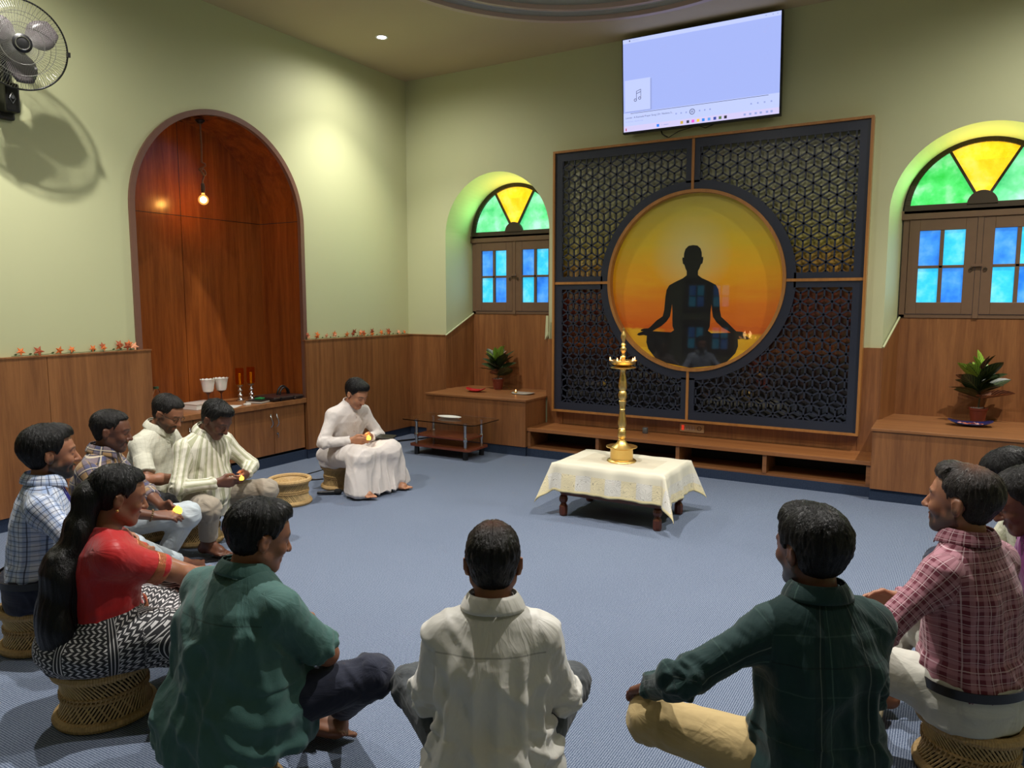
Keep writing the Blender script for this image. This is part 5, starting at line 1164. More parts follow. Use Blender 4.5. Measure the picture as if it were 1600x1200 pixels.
    if S['shirt']:
        F = Field(S['h']); loose = S.get('loose', .0); F.loft(sec(g+loose*.4, .012), .03)
        if S.get('blouse'):
            pass
        else: F.loft([(z(S['hem']), .182*w_+g+loose+bl*.3, .142*d_+g+loose+bl*.5, bl*.4), (z(.10), .176*w_+g+loose+bl*.3, .136*d_+g+loose+bl*.55, bl*.5+cy(.1)), (z(.2), .162*w_+g+loose*.5+bl*.3, .12*d_+g+bl*.6, bl*.5+cy(.2))], .03)
        for sh, el, wr in ((shR, elR, wrR), (shL, elL, wrL)):
            F.cap(V(hx+(.045 if sh[0] > hx else -.045), cy(.56), z(.553)), sh+V(0,0,.002), .050, .052*S['shsz'], .05)
            if S['sleeve'] == 'long':
                F.cap(sh, el, .054*S['shsz'], .049, .055); F.cap(el, el+(wr-el)*.96, .050, .0345, .02, flat=True); F.cap(el+(wr-el)*.82, el+(wr-el)*.965, .037, .0375, .006, flat=True)
            elif S['sleeve'] == 'rolled':
                F.cap(sh, el, .054*S['shsz'], .051, .055); F.cap(el, el+(wr-el)*.45, .052, .045, .02, flat=True); F.cap(el+(wr-el)*.28, el+(wr-el)*.46, .048, .0475, .006, flat=True)
            else:
                fe = sh+(el-sh)*S.get('sl', .78); F.cap(sh, fe, .055*S['shsz'], .056, .055, flat=False); F.cap(sh+(el-sh)*.4, fe+(el-sh)*.04, .058, .061, .01, flat=True)
                q = fe+(el-sh)*.04; F.add((lambda q_, n_, C_: lambda X, Y, Z: np.maximum(-((X-q_[0])*n_[0]+(Y-q_[1])*n_[1]+(Z-q_[2])*n_[2]), np.sqrt((X-C_[0])**2+(Y-C_[1])**2+(Z-C_[2])**2)-.085))(q, unit(el-sh), q+unit(el-sh)*.03), q-.11, q+.11, .004, 's')
        # collar stand
        cn = V(hx, cy(.59)+.002, z(.575)); cd = unit(hc+Rh @ V(0,-.03,-.06)-neck+V(0,0,.03))
        if S.get('collar', True): F.cap(cn, cn+cd*.052, .071*S['hs'], .064*S['hs'], .014, flat=True); F.cap(cn-cd*.01, cn+cd*.24, .060*S['hs'], .058*S['hs'], .004, 's')
        else: F.ell(neck+V(0,.035,.01), (.085,.085,.06), .012, 's')
        if S.get('tuck'): F.add(lambda X, Y, Z: Z-z(.125), V(-.3,-.3,s-.3), V(.3,.5,z(.125)), .004, 's')
        F.add(lambda X, Y, Z: np.maximum(np.hypot(X, Y)-.20, Z-(s-.004)), V(-.2,-.2,s-.1), V(.2,.2,s), .004, 's')
        P, Q = F.mesh(); P = relax(P, Q, 1, .4); uv = puv(P, bones, True); P = folds(P, Q, uv, S.get('fold', .006)*1.7, S.get('seed', 1), bones)
        sh_o = np_mesh(S.get('shirt_name', 'shirt'), P, Q, S['shirt'], root, dict(puv=uv))
        if S.get('collar', True) and not S.get('stand'):
            # folded collar leaf around the neck stand
            n_, m_ = 40, 5; vs = []; Rc = np.array(Vector((0,0,1)).rotation_difference(Vector(cd)).to_matrix())
            for i in range(n_+1):
                a = math.radians(-90+28)+math.radians(360-56)*i/n_; a = PI/2+math.radians(20)+math.radians(320)*i/n_; fr = abs(i/n_-.5)*2
                for j in range(m_+1):
                    t_ = j/m_; r = (.069+.018*t_+.004*math.sin(t_*PI))*S['hs']*(1+.16*t_*fr); zz = .056-.046*t_-(.026*fr**6)*t_
                    vs.append(cn+Rc @ V(r*math.cos(a), r*math.sin(a), zz))
            mb = MB(); mb.add([tuple(v) for v in vs], [(i*(m_+1)+j, (i+1)*(m_+1)+j, (i+1)*(m_+1)+j+1, i*(m_+1)+j+1) for i in range(n_) for j in range(m_)])
            co = mb.build('collar', S['shirt'], sh_o, smooth=True, fixn=False); a = co.data.attributes.new('puv', 'FLOAT_VECTOR', 'POINT'); a.data.foreach_set('vector', np.array([(i/(n_+1)*.4, j*.012, 0) for i in range(n_+1) for j in range(m_+1)], np.float32).ravel())
            so = co.modifiers.new('solid', 'SOLIDIFY'); so.thickness = .003
        if S.get('buttons'):
            pass
    if S['pants']:
        F = Field(S['h']); q = S.get('pw', 1.0)
        if S.get('tuck'): F.loft([(s-.02,.18*w_,.14*d_,0),(s+.1,.182*w_,.145*d_,0),(z(.15),.172*w_+.010+bl*.3,.135*d_+.010+bl*.5,bl*.4)], .03)
        else: F.ell((0,.02,s+.09), (.160*w_,.125*d_,.095), .03)
        for hp, kn, an in ((hipR, knR, anR), (hipL, knL, anL)):
            F.cap(hp, kn, .098*q, .070*q, .05); F.cap(kn, kn+(an-kn)*.86, .070*q, .056*q, .03, flat=True); F.cap(kn, kn, .071*q, .071*q, .02)
        F.add(lambda X, Y, Z: np.maximum(np.hypot(X, Y)-.215, Z-(s-.004)), V(-.22,-.22,s-.2), V(.22,.22,s), .004, 's')
        P, Q = F.mesh(); P = relax(P, Q, 1, .4); uv = puv(P, legs, False); P = folds(P, Q, uv, .009, S.get('seed', 1)+5, legs); P[:,2] = np.maximum(P[:,2], .004)
        np_mesh(S.get('pants_name', 'trousers'), P, Q, S['pants'], root, dict(puv=uv))
        if S.get('belt'):
            mb = MB(); n_ = 48
            zz = z(.14); mb.lathe([(1, -.016), (1.02, -.016), (1.02, .016), (1, .016), (1, -.016)], n_); mb.f = [f for f in mb.f if len(f) == 4]; mb.mi = [0]*len(mb.f)
            mb.v = [(x*(.182*w_+.022+bl*.3), y*(.143*d_+.020+bl*.5)+bl*.4, zz+v_) for x, y, v_ in mb.v]; mb.build('belt', M['black'], root, smooth=True)
    if S['robe']: S['robe'](root, S, dict(s=s, z=z, cy=cy, hipR=hipR, hipL=hipL, knR=knR, knL=knL, anR=anR, anL=anL, sw=sw, folds=folds, puv=puv, bones=bones, legs=legs, hc=hc, Rh=Rh, neck=neck, hx=hx, w=w_, d=d_))
    return root, dict(hc=hc, Rh=Rh, wrR=wrR, wrL=wrL, neck=neck, cn=V(hx, cy(.59), z(.575)), elR=elR, elL=elL)
def local(root, p):
    a = root.rotation_euler.z; return (root.location.x+p[0]*math.cos(a)-p[1]*math.sin(a), root.location.y+p[0]*math.sin(a)+p[1]*math.cos(a), p[2])

HB = hair_mat('black_hair', hexc(9,8,9)); HG = hair_mat('greying_hair', hexc(20,18,18), .33)
HT = hair_mat('thinning_hair', hexc(14,12,12), .0, SK2); HM = hair_mat('thinning_grey_hair', hexc(38,33,31), .33, SK1)
SM = {k: skin_mat('skin_%d' % i, c) for i, (k, c) in enumerate(dict(a=SK1, b=SK2, c=SK3, d=SK4).items())}
wh = hexc(228,226,220)
C_ = {}
C_['robe'] = cloth_mat('white_cassock_cloth', hexc(216,208,204), rough=.85)
C_['stripe'] = cloth_mat('cream_green_striped_cotton', hexc(220,216,200), [(0,.042,.016,hexc(150,152,118),.8,.0),(0,.042,.0035,hexc(150,152,118),.7,.55)])
C_['offwhite'] = cloth_mat('off_white_cotton', hexc(208,206,190), [(0,.028,.0025,hexc(170,168,150),.5,0),(1,.028,.0025,hexc(170,168,150),.5,0)])
C_['plaidb'] = cloth_mat('brown_blue_check_cotton', hexc(150,120,84), [(0,.075,.036,hexc(48,66,110),.62,.1),(1,.075,.036,hexc(48,66,110),.55,.0),(0,.0375,.004,hexc(30,30,34),.7,.3),(1,.0375,.004,hexc(30,30,34),.7,.2),(0,.075,.006,hexc(205,190,160),.6,.75),(1,.075,.006,hexc(205,190,160),.6,.7)])
C_['bluecheck'] = cloth_mat('white_blue_check_cotton', hexc(205,212,228), [(0,.046,.018,hexc(120,150,200),.45,.2),(1,.046,.018,hexc(120,150,200),.4,.2),(0,.023,.0028,hexc(40,46,70),.8,0),(1,.023,.0028,hexc(40,46,70),.8,0)])
C_['green'] = cloth_mat('teal_green_slub_cotton', hexc(62,98,94), rough=.75, weave=.6, yoke=.64)
C_['dgreen'] = cloth_mat('dark_green_check_cotton', hexc(20,50,50), [(0,.15,.004,hexc(70,96,90),.5,.3),(1,.15,.004,hexc(60,84,80),.4,.1),(0,.15,.03,hexc(14,36,38),.6,.6),(0,.15,.003,hexc(120,130,124),.35,.5)], yoke=.66)
C_['ivory'] = cloth_mat('ivory_satin_shirt', hexc(214,211,204), rough=.45, weave=.1, sheen=.3, yoke=.66)
C_['maroon'] = cloth_mat('maroon_white_check_cotton', hexc(104,42,58), [(0,.032,.012,hexc(176,128,140),.55,.1),(1,.032,.012,hexc(176,128,140),.5,.1),(0,.032,.0026,hexc(206,180,186),.6,.6),(1,.032,.0026,hexc(206,180,186),.6,.6)])
C_['purple'] = cloth_mat('purple_cotton', hexc(116,36,104)); C_['cream'] = cloth_mat('cream_printed_cotton', hexc(214,212,190), [(0,.03,.004,hexc(170,176,140),.6,0),(1,.03,.004,hexc(170,176,140),.6,0)])
C_['redb'] = cloth_mat('red_silk_blouse', hexc(178,26,30), rough=.45, weave=.1, sheen=.3)
C_['grey'] = cloth_mat('stone_grey_trouser', hexc(150,140,126)); C_['lblue'] = cloth_mat('pale_blue_grey_trouser', hexc(178,188,196)); C_['navy'] = cloth_mat('navy_trouser', hexc(32,36,54)); C_['char'] = cloth_mat('charcoal_trouser', hexc(66,70,74)); C_['khaki'] = cloth_mat('khaki_trouser', hexc(188,164,116)); C_['beige'] = cloth_mat('light_stone_trouser', hexc(190,188,178)); C_['black'] = cloth_mat('black_trouser', hexc(20,22,28))
def glow_lamp(root, p, label, s=1.0):
    g = M.get('tealight') or emis('glowing_tea_light_shell', (1,.62,.06,1), 2.0, hexc(250,180,30)); M['tealight'] = g
    t = thing('tea_light', label, 'tea light', local(root, p), 0, 'glowing tea lights held in hands')
    mb = MB(); mb.lathe([(.001,0),(.016,0),(.02,.006),(.02,.02),(.017,.026),(.001,.026)], 20); mb.v = [tuple(np.array(v)*s) for v in mb.v]; mb.build('cup', g, t, smooth=True)
    mb = MB(); mb.lathe([(.001,.024),(.012,.026),(.011,.032),(.004,.038),(.001,.041)], 10); mb.v = [tuple(np.array(v)*s) for v in mb.v]; mb.build('flame', g, t, smooth=True)
    l = bpy.data.lights.new('tea_light_glow', 'POINT'); l.energy = .12; l.color = (1,.55,.15); l.shadow_soft_size = .015; o = bpy.data.objects.new('tea_light_glow', l); COL.objects.link(o); q = local(root, p); o.location = (q[0], q[1], q[2]+.06)
    return t

# ---------------------------------------------------------------- stools under the seated people
FL = dict(d=V(.1,1,0), up=V(0,0,1))
def seat_stool(label, x, y, R_=.178, h=.215): return stool(label, (x, y, 0), R_, h)
def cassock(root, S, J):
    F = Field(.007); s = J['s']
    F.ell((0,-.01,s+.09), (.205,.17,.11), .03)
    for sg, hp, kn, an in ((1, J['hipR'], J['knR'], J['anR']), (-1, J['hipL'], J['knL'], J['anL'])):
        F.cap(hp, kn, .115, .088, .05); F.cap(kn, V(an[0]*1.25, an[1]+.0, .05), .088, .105, .05, flat=True)
    F.cap(J['knR'], J['knL'], .05, .05, .06); mx = abs(J['knR'][0])
    F.loft([(.03, .27, .13, J['anR'][1], -.04), (.2, .22, .10, J['knR'][1]-.03, -.03), (.36, .16, .08, J['knR'][1]-.04, -.03)], .05)
    F.ell(J['anL']+V(-.02,.20,-.04), (.075,.11,.075), .012, 's')
    F.add(lambda X, Y, Z: np.maximum(np.hypot(X, Y)-.19, Z-(s-.004)), V(-.2,-.2,s-.3), V(.2,.2,s), .006, 's')
    P, Q = F.mesh(); P = relax(P, Q, 1, .4); n = vnormals(P, Q); X, Y, Z = P.T
    a = vnoise(X*16+30, Y*5+9, Z*2.2+4); f = (1-np.abs(a)*2.6)*np.clip((.40-Z)/.15, .1, 1)+.5*(1-np.abs(vnoise(X*6+4, Y*20+7, Z*8))*2)*np.clip((Z-.25)/.1, 0, 1)
    P = P+n*(f*.014)[:,None]; P[:,2] = np.maximum(P[:,2], .006); np_mesh('cassock_skirt', P, Q, C_['robe'], root, dict(puv=np.zeros_like(P)))
    mb = MB()
    for i in range(5): c = V(.0, J['cy'](.5-.08*i)+.0, J['z'](.5-.08*i)); mb.lathe([(.001,0),(.0055,0),(.0055,.003),(.001,.004)], 10, (0, c[1]+.121*J['d']+.004, c[2]), (0,1,.2))
    mb.build('button', M['mould'], root)
def saree_mat():
    g = N('black_white_block_print'); p = g.n('ShaderNodeAttribute', attribute_name='puv'); sp = g.n('ShaderNodeSeparateXYZ'); g.l(p.outputs['Vector'], sp.inputs[0]); u, v = sp.outputs[0], sp.outputs[1]
    tri = g.math('PINGPONG', g.math('ADD', v, 5.0), .014); fu = g.math('FRACT', g.math('ADD', g.math('DIVIDE', g.math('ADD', u, tri), .021), 20)); fv = g.math('FRACT', g.math('DIVIDE', g.math('ADD', v, 5.0), .014))
    m = g.math('MULTIPLY', g.math('LESS_THAN', fu, .42), g.math('LESS_THAN', fv, .74))
    st = g.math('LESS_THAN', g.math('FRACT', g.math('ADD', g.math('DIVIDE', u, .16), 10)), .2); s2 = g.math('LESS_THAN', g.math('FRACT', g.math('ADD', g.math('DIVIDE', u, .011), 10)), .3)
    m = g.math('ADD', g.math('MULTIPLY', m, g.math('SUBTRACT', 1, st)), g.math('MULTIPLY', s2, st))
    g.set(base=g.mix(m, hexc(24,24,30), hexc(196,194,196)), rough=.7); g.bump(g.noise(g.coord(), 300, 2), .2, .001); return g.m
def saree(root, S, J):
    s = J['s']; F = Field(.007)
    F.ell((0,-.03,s+.08), (.225,.205,.125), .04); F.ell((0,.0,s+.16), (.18,.15,.10), .04)
    for sg, hp, kn, an in ((1, J['hipR'], J['knR'], J['anR']), (-1, J['hipL'], J['knL'], J['anL'])):
        F.cap(hp, kn, .125, .092, .05); F.cap(kn, kn+(an-kn)*.9, .092, .08, .04, flat=True)
    F.cap(J['knR'], J['knL'], .05, .05, .08); F.cap(J['knR']+V(-.05,-.1,-.04), J['knL']+V(.05,-.1,-.04), .06, .06, .08)
    F.add(lambda X, Y, Z: np.maximum(np.hypot(X, Y)-.165, Z-(s-.002)), V(-.2,-.2,s-.3), V(.2,.2,s), .006, 's')
    P, Q = F.mesh(); P = relax(P, Q, 1, .4); X, Y, Z = P.T; uv = J['puv'](P, J['legs'], False)
    k = Y > -9; a_ = np.arctan2(X, Y-.02); uv[:,0] = np.where(k, np.where(Y > .1, X*1.1, a_*.2), uv[:,0]); uv[:,1] = np.where(k, Z*1.1-.7*np.maximum(Y, 0), uv[:,1])
    n = vnormals(P, Q); f = (1-np.abs(vnoise(X*7+9, Y*7+5, Z*13+X*12+30))*2); P = P+n*(f*.006)[:,None]; P[:,2] = np.maximum(P[:,2], .01)
    np_mesh('saree_skirt', P, Q, saree_mat(), root, dict(puv=uv))
    # gold edged red end piece wrapped round the waist and lying over the lap
    gb = plain('woven_gold_border', hexc(190,110,70), .4, .35, var=.2, scale=150)
    z = J['z']; mb = MB(); n_ = 60
    vs = []
    for i in range(n_+1):
        a = math.radians(-200)+math.radians(300)*i/n_; zz = z(.14)+.035*math.sin(a)
        for j, (dz, dr) in enumerate(((.05,.004),(.02,.008),(-.012,.012),(-.03,.010))): vs.append(((.185+dr)*math.cos(a)*.98, (.155+dr)*math.sin(a)+J['cy'](.14), zz+dz))
    mb.add(vs, [(i*4+j, (i+1)*4+j, (i+1)*4+j+1, i*4+j+1) for i in range(n_) for j in range(3)]); o = mb.build('waist_border', gb, root, smooth=True, fixn=False); so = o.modifiers.new('solid','SOLIDIFY'); so.thickness = .004
    for sg, sh, el in ((1, J['bones'][0][1], J['bones'][0][2]), (-1, J['bones'][2][1], J['bones'][2][2])):
        F = Field(.005); d = el-sh; F.cap(sh+d*.60, sh+d*.84, .0635, .0625, .004, flat=True); F.cap(sh+d*.55, sh+d*.9, .056, .056, .003, 's'); P, Q = F.mesh(); np_mesh('sleeve_border', P, Q, gb, root)
    F = Field(.007); F.cap(V(-.16,.36,.43), V(.12,.46,.40), .05, .07, .03, sq=(V(0,0,1), .35)); F.cap(V(.0,.42,.42), V(.1,.58,.30), .06, .07, .03, sq=(V(0,.5,1), .3)); P, Q = F.mesh(); n = vnormals(P, Q); P = P+n*(vnoise(P[:,0]*30, P[:,1]*30, P[:,2]*30)*.01)[:,None]
    np_mesh('saree_end', P, Q, plain('orange_red_silk', hexc(214,60,34), .5, var=.1, scale=30), root)
    # long loose hair tied at the nape
    hc, Rh = J['hc'], J['Rh']; w = lambda x, y, q: hc+Rh @ V(x, y, q); F = Field(.006); nb = J['neck']
    b0, b1, b2, b3, b4 = w(0,-.10,-.02), nb+V(0,-.085,-.02), V(.01,-.125,z(.40)), V(.02,-.15,z(.20)), V(.03,-.18,z(.07))
    F.cap(w(0,-.07,.02), b0, .06, .052, .04); F.ell(w(0,-.125,-.02), (.05,.04,.045), .03); 
    for a, b, r0, r1 in ((b0,b1,.056,.072),(b1,b2,.072,.105),(b2,b3,.105,.115),(b3,b4,.115,.075)): F.cap(a, b, r0, r1, .04, sq=(V(0,1,.25), .62))
    F.cap(b4, b4+V(.0,-.005,-.06), .045, .015, .03)
    P, Q = F.mesh(); P = relax(P, Q, 1); nn = vnormals(P, Q); X, Y, Z = P.T; f = vnoise(X*38+Z*3, Y*30, Z*2.5+6)+.5*vnoise(X*90+Z*5, Y*60, Z*4); P = P+nn*(f*.006)[:,None]
    np_mesh('long_hair', P, Q, HB, root, dict(strand=np.stack([X*150+Z*6, Z*5, Y*110], 1), thin=np.zeros(len(P))))
    mb = MB(); ep = w(.083,-.006,-.042); mb.lathe([(.001,-.005),(.005,-.003),(.006,0),(.005,.003),(.001,.005)], 12, ep, tuple(Rh @ V(1,0,0))); mb.build('earring', M['brass'], root, smooth=True)

people = {}
def P_(key, **kw):
    r = person(kw); people[key] = r; return r
P_('priest', label='man in a white cassock sitting alone on a cane stool beside the microphone', x=1.17, y=-2.47, face=-10, seat=.215, lean=.15, tall=.93, w=.98, hs=1.0, pitch=30, yaw=6, skin_m=SM['c'], hair=HB, vol=.016, seed=2, crest=1,
   sleeve='long', shirt=C_['robe'], shirt_name='cassock_top', stand=True, kneeR=(.13,.45,.36), kneeL=(-.19,.46,.37), ankR=(.12,.44,.09), ankL=(-.24,.42,.08), footR=FL, footL=dict(d=V(-.35,1,0), up=V(0,0,1)),
   wrR=(.11,.30,.47), wrL=(-.08,.33,.48), elR=(1,-.6,-.3), elL=(-1,-.5,-.3), handd=dict(R=dict(d=V(-.65,.75,-.05), t=V(.2,.2,1), n=V(-.6,-.5,.1), curl=.75), L=dict(d=V(.75,.55,-.05), t=V(-.2,.2,1), n=V(.6,-.5,.1), curl=.75)), robe=cassock, fold=.006)
P_('stripe', label='man in a cream and green striped long sleeved shirt, head bowed, on a cane stool', x=1.39, y=-4.12, face=8, lean=.12, tall=.95, belly=.07, w=1.08, d=1.08, pitch=34, yaw=2, skin_m=SM['b'], hair=HB, vol=.011, seed=5, tache=.7, hs=1.02, crest=.6,
   sleeve='long', shirt=C_['stripe'], pants=C_['grey'], kneeR=(.26,.38,.34), kneeL=(-.20,.45,.36), ankR=(.20,.30,.09), ankL=(-.12,.36,.09), footR=FL, footL=FL, wrR=(.12,.32,.47), wrL=(-.10,.36,.48), elR=(1,-.7,-.3),
   handd=dict(R=dict(d=V(-.8,.6,-.1), t=V(0,.3,1), n=V(-.3,-.8,0), curl=.7), L=dict(d=V(.85,.4,-.1), t=V(0,.3,1), n=V(.3,-.8,0), curl=.7)), fold=.007)
P_('glasses', label='bespectacled man in an off-white short sleeved shirt with his head bowed', x=1.01, y=-4.25, face=24, lean=.12, tall=.97, belly=.05, w=1.05, pitch=28, yaw=-4, skin_m=SM['d'], hair=HG, vol=.009, seed=8, beard=.75, tache=.8, goatee=.8, hs=1.03,
   shirt=C_['offwhite'], pants=C_['black'], wrR=(.10,.36,.46), wrL=(-.10,.34,.46))
P_('plaid', label='man in a brown and blue checked shirt wearing a bead bracelet, eyes closed', x=1.52, y=-4.93, face=38, lean=.10, tall=.97, w=1.0, pitch=10, yaw=4, skin_m=SM['b'], hair=HG, vol=.006, seed=11, beard=.35, tache=.7, goatee=.6, hs=1.0,
   sleeve='rolled', shirt=C_['plaidb'], pants=C_['lblue'], kneeR=(.34,.34,.31), kneeL=(-.12,.52,.36), ankR=(.02,.52,.09), ankL=(-.12,.36,.08), footR=dict(d=V(-.75,.6,0), up=V(.3,.2,.9)), wrR=(.22,.44,.45), wrL=(.02,.42,.45), elR=(1,-.5,-.3),
   handd=dict(R=dict(d=V(-.15,1,-.05), t=V(-1,.1,.4), n=V(-.2,.1,-1), curl=.5), L=dict(d=V(.5,.8,-.2), t=V(-.2,0,1), n=V(.8,-.2,-.2), curl=.5)))
P_('lanyard', label='bearded man in a white and blue checked shirt with a lanyard', x=2.09, y=-5.51, face=62, lean=.05, tall=.99, w=1.02, belly=.02, pitch=2, yaw=2, skin_m=SM['d'], hair=HB, vol=.018, seed=14, beard=1.0, tache=1.0, goatee=1.0, hs=1.07, crest=1.0,
   sleeve='long', shirt=C_['bluecheck'], pants=C_['navy'], belt=True, tuck=True, wrR=(.22,.40,.44), wrL=(-.16,.36,.44), elR=(1,-.7,-.2))
P_('woman', label='woman in a red blouse and black and white patterned saree with long black hair', x=2.95, y=-5.70, face=70, seat=.23, lean=.03, tall=.91, w=.98, d=1.08, pitch=14, yaw=-6, skin_m=SM['a'], hair=HB, style='long', vol=.013, seed=17, hs=.97,
   shirt=C_['redb'], shirt_name='blouse', collar=False, sl=.80, wrR=(.06,.44,.44), wrL=(-.08,.40,.46), elR=(.8,-.9,-.1), kneeR=(.30,.36,.33), kneeL=(-.24,.40,.34), ankR=(.08,.42,.10), robe=saree, fold=.004, hem=.08,
   handd=dict(R=dict(d=V(-.1,1,-.1), t=V(-1,0,.3), n=V(-.2,0,1), curl=.5)))
P_('green', label='man in a teal green short sleeved shirt and navy trousers seen from behind', x=3.82, y=-5.79, face=90, lean=.08, tall=.905, w=1.18, d=1.20, belly=.06, hem=.0, pitch=16, yaw=-24, skin_m=SM['a'], hair=HB, vol=.014, seed=20, hs=1.0, crest=.8, loose=.012,
   shirt=C_['green'], pants=C_['navy'], kneeR=(.34,.33,.36), kneeL=(-.34,.33,.34), ankR=(.05,.46,.09), ankL=(-.02,.38,.09), wrR=(.06,.34,.46), elR=(1,-.45,-.2), fold=.012, sl=.86)
P_('white', label='man in an ivory long sleeved shirt with a thinning crown, seen from behind', x=4.725, y=-5.575, face=119, lean=.04, tall=.92, w=.90, d=.95, shsz=.97, pitch=6, yaw=2, skin_m=SM['a'], hair=HT, thin=.75, vol=.007, seed=23, hs=1.0, loose=.026, pw=.9,
   sleeve='long', shirt=C_['ivory'], pants=C_['char'], kneeR=(.25,.39,.34), kneeL=(-.30,.36,.34), wrR=(.10,.32,.46), wrL=(-.10,.32,.46), elR=(.6,-.9,-.3), elL=(-.6,-.9,-.3), fold=.015)
P_('dark', label='man in a dark green checked shirt and khaki trousers resting a hand on his knee', x=5.555, y=-5.12, face=130, lean=.03, tall=1.01, w=1.02, d=1.02, pitch=4, yaw=14, skin_m=SM['b'], hair=HB, vol=.018, seed=26, hs=1.02, beard=.9, goatee=.9, tache=.8, crest=.8, loose=.012,
   sleeve='long', shirt=C_['dgreen'], pants=C_['khaki'], kneeL=(-.41,.26,.34), kneeR=(.36,.32,.34), ankL=(-.04,.44,.09), ankR=(.10,.36,.09), wrL=(-.42,.24,.46), wrR=(.14,.34,.46), elL=(-.7,-.8,.12), elR=(.5,-.9,-.4), footL=dict(d=V(.6,.6,0), up=V(0,-.2,1)),
   handd=dict(L=dict(d=V(-.2,.8,-.5), t=V(1,.2,.1), n=V(0,-.4,-1), curl=.45), R=dict(d=V(-.6,.7,-.1), t=V(0,0,1), n=V(-.6,-.4,-.2), curl=.5)), fold=.012)
P_('maroon', label='man in a maroon and white checked shirt on a cane stool at the right', x=5.96, y=-4.37, face=150, lean=.05, tall=1.04, w=1.06, pitch=-2, yaw=14, skin_m=SM['d'], hair=HM, thin=.8, vol=.008, seed=29, hs=1.05, beard=.85, goatee=.9, tache=.8, crest=1.2,
   sleeve='long', shirt=C_['maroon'], pants=C_['beige'], belt=True, tuck=True, kneeL=(-.28,.38,.35), kneeR=(.26,.42,.36), ankL=(-.12,.36,.09), wrL=(-.20,.33,.48), wrR=(.1,.36,.48), elL=(-1,-.6,-.2), fold=.008)
P_('purple', label='person in a purple shirt cut off by the right edge behind the checked shirt', x=6.32, y=-3.86, face=190, lean=.14, tall=.96, pitch=24, yaw=6, skin_m=SM['b'], hair=HG, vol=.012, seed=32, hs=1.03,
   sleeve='long', shirt=C_['purple'], pants=C_['black'])
P_('cream', label='person in cream printed clothes and dark jeans farthest back at the right edge', x=6.32, y=-3.28, face=192, lean=.15, tall=.93, pitch=30, yaw=0, skin_m=SM['a'], hair=HB, vol=.016, seed=35, hs=1.0,
   sleeve='long', shirt=C_['cream'], pants=C_['navy'], kneeR=(.24,.44,.36), kneeL=(-.26,.46,.38), ankR=(.1,.40,.09), ankL=(-.1,.42,.09))
for key, lab in (('priest','cane stool hidden under the white cassock'),('stripe','cane stool under the man in the striped shirt'),('glasses','cane stool under the bespectacled man'),('plaid','cane stool under the man in brown and blue checks'),('lanyard','shadowed cane stool at the left edge under the lanyard wearer'),('woman','cane stool under the woman in the saree'),('green','cane stool under the man in the teal shirt'),('white','cane stool under the man in the ivory shirt'),('dark','cane stool under the man in khaki trousers'),('maroon','cane stool under the man in the maroon checks'),('purple','cane stool under the person in purple'),('cream','cane stool under the person in cream clothes')):
    r = people[key][0]; h_ = .228 if key == 'woman' else .213; rr0 = .19 if key in ('woman',) else .178
    seat_stool(lab, r.location.x, r.location.y, rr0, h_)
seat_stool('empty woven cane stool standing unused beside the striped shirt man', 1.19, -3.09, .178, .215)
glow_lamp(people['priest'][0], (.0,.405,.475), 'glowing tea light cupped in the hands of the man in white')
glow_lamp(people['stripe'][0], (.0,.415,.47), 'glowing tea light in the hands of the striped shirt man', .8)
glow_lamp(people['plaid'][0], (.16,.55,.44), 'bright glowing tea light in the hand with the bead bracelet', 1.25)
glow_lamp(people['woman'][0], (.03,.53,.45), 'glowing tea light in the hands of the woman', .9)
# spectacles, lanyard, bracelet, watch
r, J = people['glasses']; w_ = lambda x, y, z: J['hc']+J['Rh'] @ (V(x, y, z)*1.03); mb = MB()
for s_ in (-1, 1):
    mb.tube([w_(s_*.033+.023*math.cos(a), .098-.006*abs(math.cos(a)), .0+.016*math.sin(a)) for a in np.linspace(0, 2*PI, 20)[:-1]], .0016, 6, True); mb.tube([w_(s_*.057,.094,.006), w_(s_*.078,.04,.006), w_(s_*.080,-.01,.004)], .0016, 6)
mb.tube([w_(-.012,.10,.003), w_(0,.106,.006), w_(.012,.10,.003)], .0014, 6); o = mb.build('spectacles', M['black']); o.parent = r
r, J = people['lanyard']; mb = MB(); cn = J['cn']; pts = [(cn[0]+.092*math.cos(a), cn[1]+.088*math.sin(a), cn[2]+.030-.05*max(0, math.sin(a))) for a in np.linspace(math.radians(60), math.radians(-240), 30)]
pts = [(0.015, cn[1]+.165, cn[2]-.22)]+pts+[(-0.005, cn[1]+.165, cn[2]-.22)]
for a, b in zip(pts, pts[1:]):
    a, b = Vector(a), Vector(b); mb.add([a+Vector((0,0,.009)), b+Vector((0,0,.009)), b-Vector((0,0,.009)), a-Vector((0,0,.009))], [(0,1,2,3)])
o = mb.build('lanyard', plain('blue_violet_ribbon', hexc(48,44,140), .5), r, fixn=False); so = o.modifiers.new('solid','SOLIDIFY'); so.thickness = .003
r, J = people['plaid']; mb = MB(); d = unit(J['wrR']-J['elR']); c = J['wrR']-d*.012; e1 = unit(np.cross(d, V(0,0,1))); e2 = np.cross(d, e1)
for i in range(18): a = 2*PI*i/18; p = c+(e1*math.cos(a)+e2*math.sin(a))*.031; mb.lathe([(.001,-.005),(.004,-.003),(.0052,0),(.004,.003),(.001,.005)], 8, tuple(p))
mb.build('bead_bracelet', plain('wooden_beads', hexc(110,84,50), .4), r, smooth=True)
r, J = people['dark']; d = unit(J['wrL']-J['elL']); mb = MB(); mb.lathe([(.033,-.012),(.035,-.012),(.035,.012),(.033,.012),(.033,-.012)], 24, tuple(J['wrL']-d*.012), tuple(d)); o = mb.build('watch_strap', M['black'], r, smooth=True)
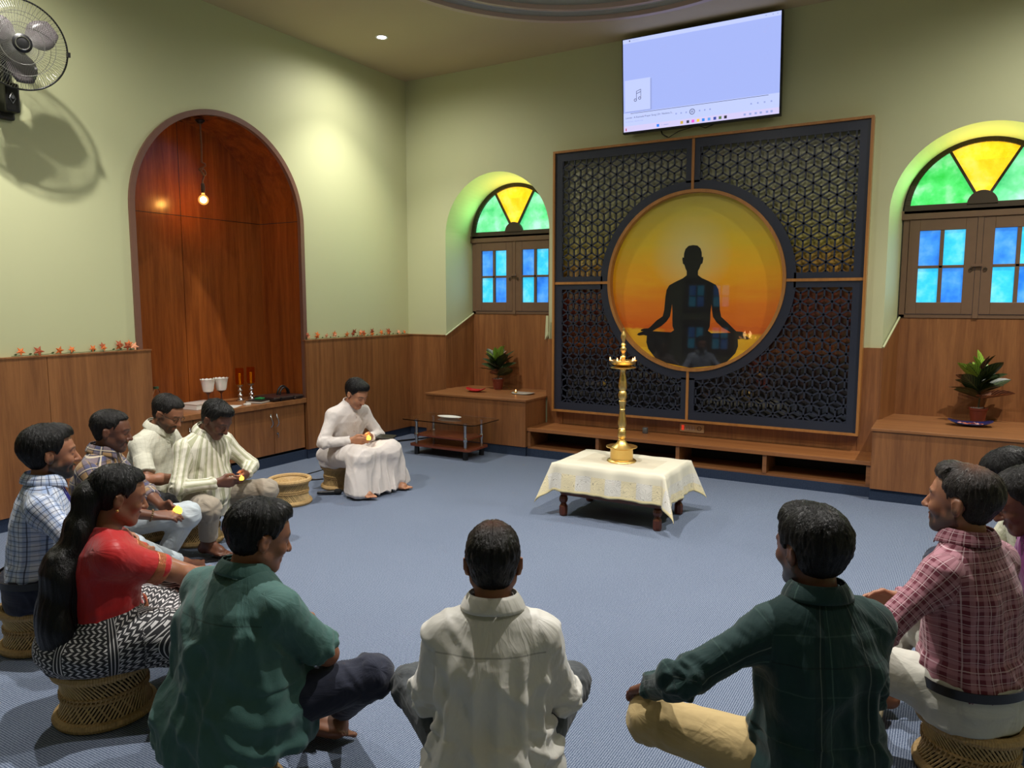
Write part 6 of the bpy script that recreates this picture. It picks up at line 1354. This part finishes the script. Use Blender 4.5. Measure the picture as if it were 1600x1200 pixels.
mb = MB(); p = J['wrL']-d*.012+unit(np.cross(d, V(1,0,0)))*.036*(1 if np.cross(d, V(1,0,0))[2] > 0 else -1); mb.lathe([(.001,-.004),(.019,-.004),(.02,.002),(.017,.005),(.001,.005)], 20, tuple(p), tuple(unit(np.cross(d, V(1,0,0))) if np.cross(d, V(1,0,0))[2] > 0 else -unit(np.cross(d, V(1,0,0))))); mb.build('watch_case', M['chrome'], o)

# ---------------------------------------------------------------- things on the floor
MC = thing('microphone', 'black handheld microphone lying on the carpet beside the empty stool', 'microphone', (1.29,-2.745,.026), math.radians(30.6+8))
mb = MB(); mb.lathe([(.001,-.10),(.012,-.10),(.014,-.08),(.019,.03),(.02,.05)], 18, (0,0,-.004), (1,0,0)); mb.build('handle', M['black'], MC, smooth=True)
mb = MB(); mb.lathe([(.019,.045),(.025,.055),(.0265,.075),(.022,.095),(.012,.107),(.001,.11)], 18, (0,0,0), (1,0,0)); mb.build('head_foam', plain('black_foam', hexc(14,14,15), .9, bump=.5, scale=200), MC, smooth=True)
mb = MB(); pts = [(.62,-2.28,.005),(.60,-2.33,.005),(.66,-2.42,.005),(.80,-2.40,.005),(.92,-2.33,.005),(.98,-2.30,.005),(.86,-2.46,.005),(.72,-2.62,.005),(.78,-2.82,.005),(.98,-2.95,.005)]
def smoothpts(p, n=6):
    out = []; p = [Vector(q) for q in p]
    for i in range(len(p)-1):
        a, b, c, d = p[max(0, i-1)], p[i], p[i+1], p[min(len(p)-1, i+2)]
        for k in range(n): t = k/n; out.append(.5*((2*b)+(c-a)*t+(2*a-5*b+4*c-d)*t*t+(3*b-a-3*c+d)*t**3))
    return out+[p[-1]]
pts = [(.35,-1.55,.005),(.52,-1.90,.005),(.56,-2.15,.005),(.58,-2.35,.005),(.74,-2.42,.005),(.84,-2.36,.005),(.74,-2.50,.005),(.60,-2.62,.005),(.70,-2.85,.005),(.93,-2.95,.005)]
mb.tube(smoothpts(pts), .0045, 6); tag(mb.build('cord', M['black'], smooth=True), 'thin black cord lying on the carpet behind the empty stool', 'cord')
mb = MB(); mb.tube(smoothpts([(.10,-1.0,.012),(.16,-.7,.012),(.3,-.42,.012),(.45,-.2,.02),(.55,-.1,.03),(.62,-.3,.012),(.9,-.53,.008)]), .009, 6); tag(mb.build('cord', M['black'], smooth=True), 'thick black cable along the skirting in the room corner', 'cord')
o = MB().box((-.075,-.036,.002),(.075,.036,.011)).build('mobile_phone', M['black'], bevel=.004, loc=(6.17,-4.08,0)); o.rotation_euler.z = .5; tag(o, 'dark mobile phone lying on the carpet behind the maroon check man', 'phone')
o = MB().box((-.075,-.036,0),(.075,.036,.009)).build('mobile_phone', M['black'], bevel=.004, loc=(1.80,-4.36,.002)); o.rotation_euler.z = .9; tag(o, 'dark mobile phone lying on the carpet by the striped shirt man', 'phone')
pr = people['priest'][0]; o = MB().box((-.10,-.07,0),(.10,.07,.014)).build('book', M['black'], bevel=.003); q = local(pr, (-.2,.36,.462)); o.location = q; o.rotation_euler = (.05,.05,.4); tag(o, 'thin dark book resting on the far knee of the man in white', 'book')
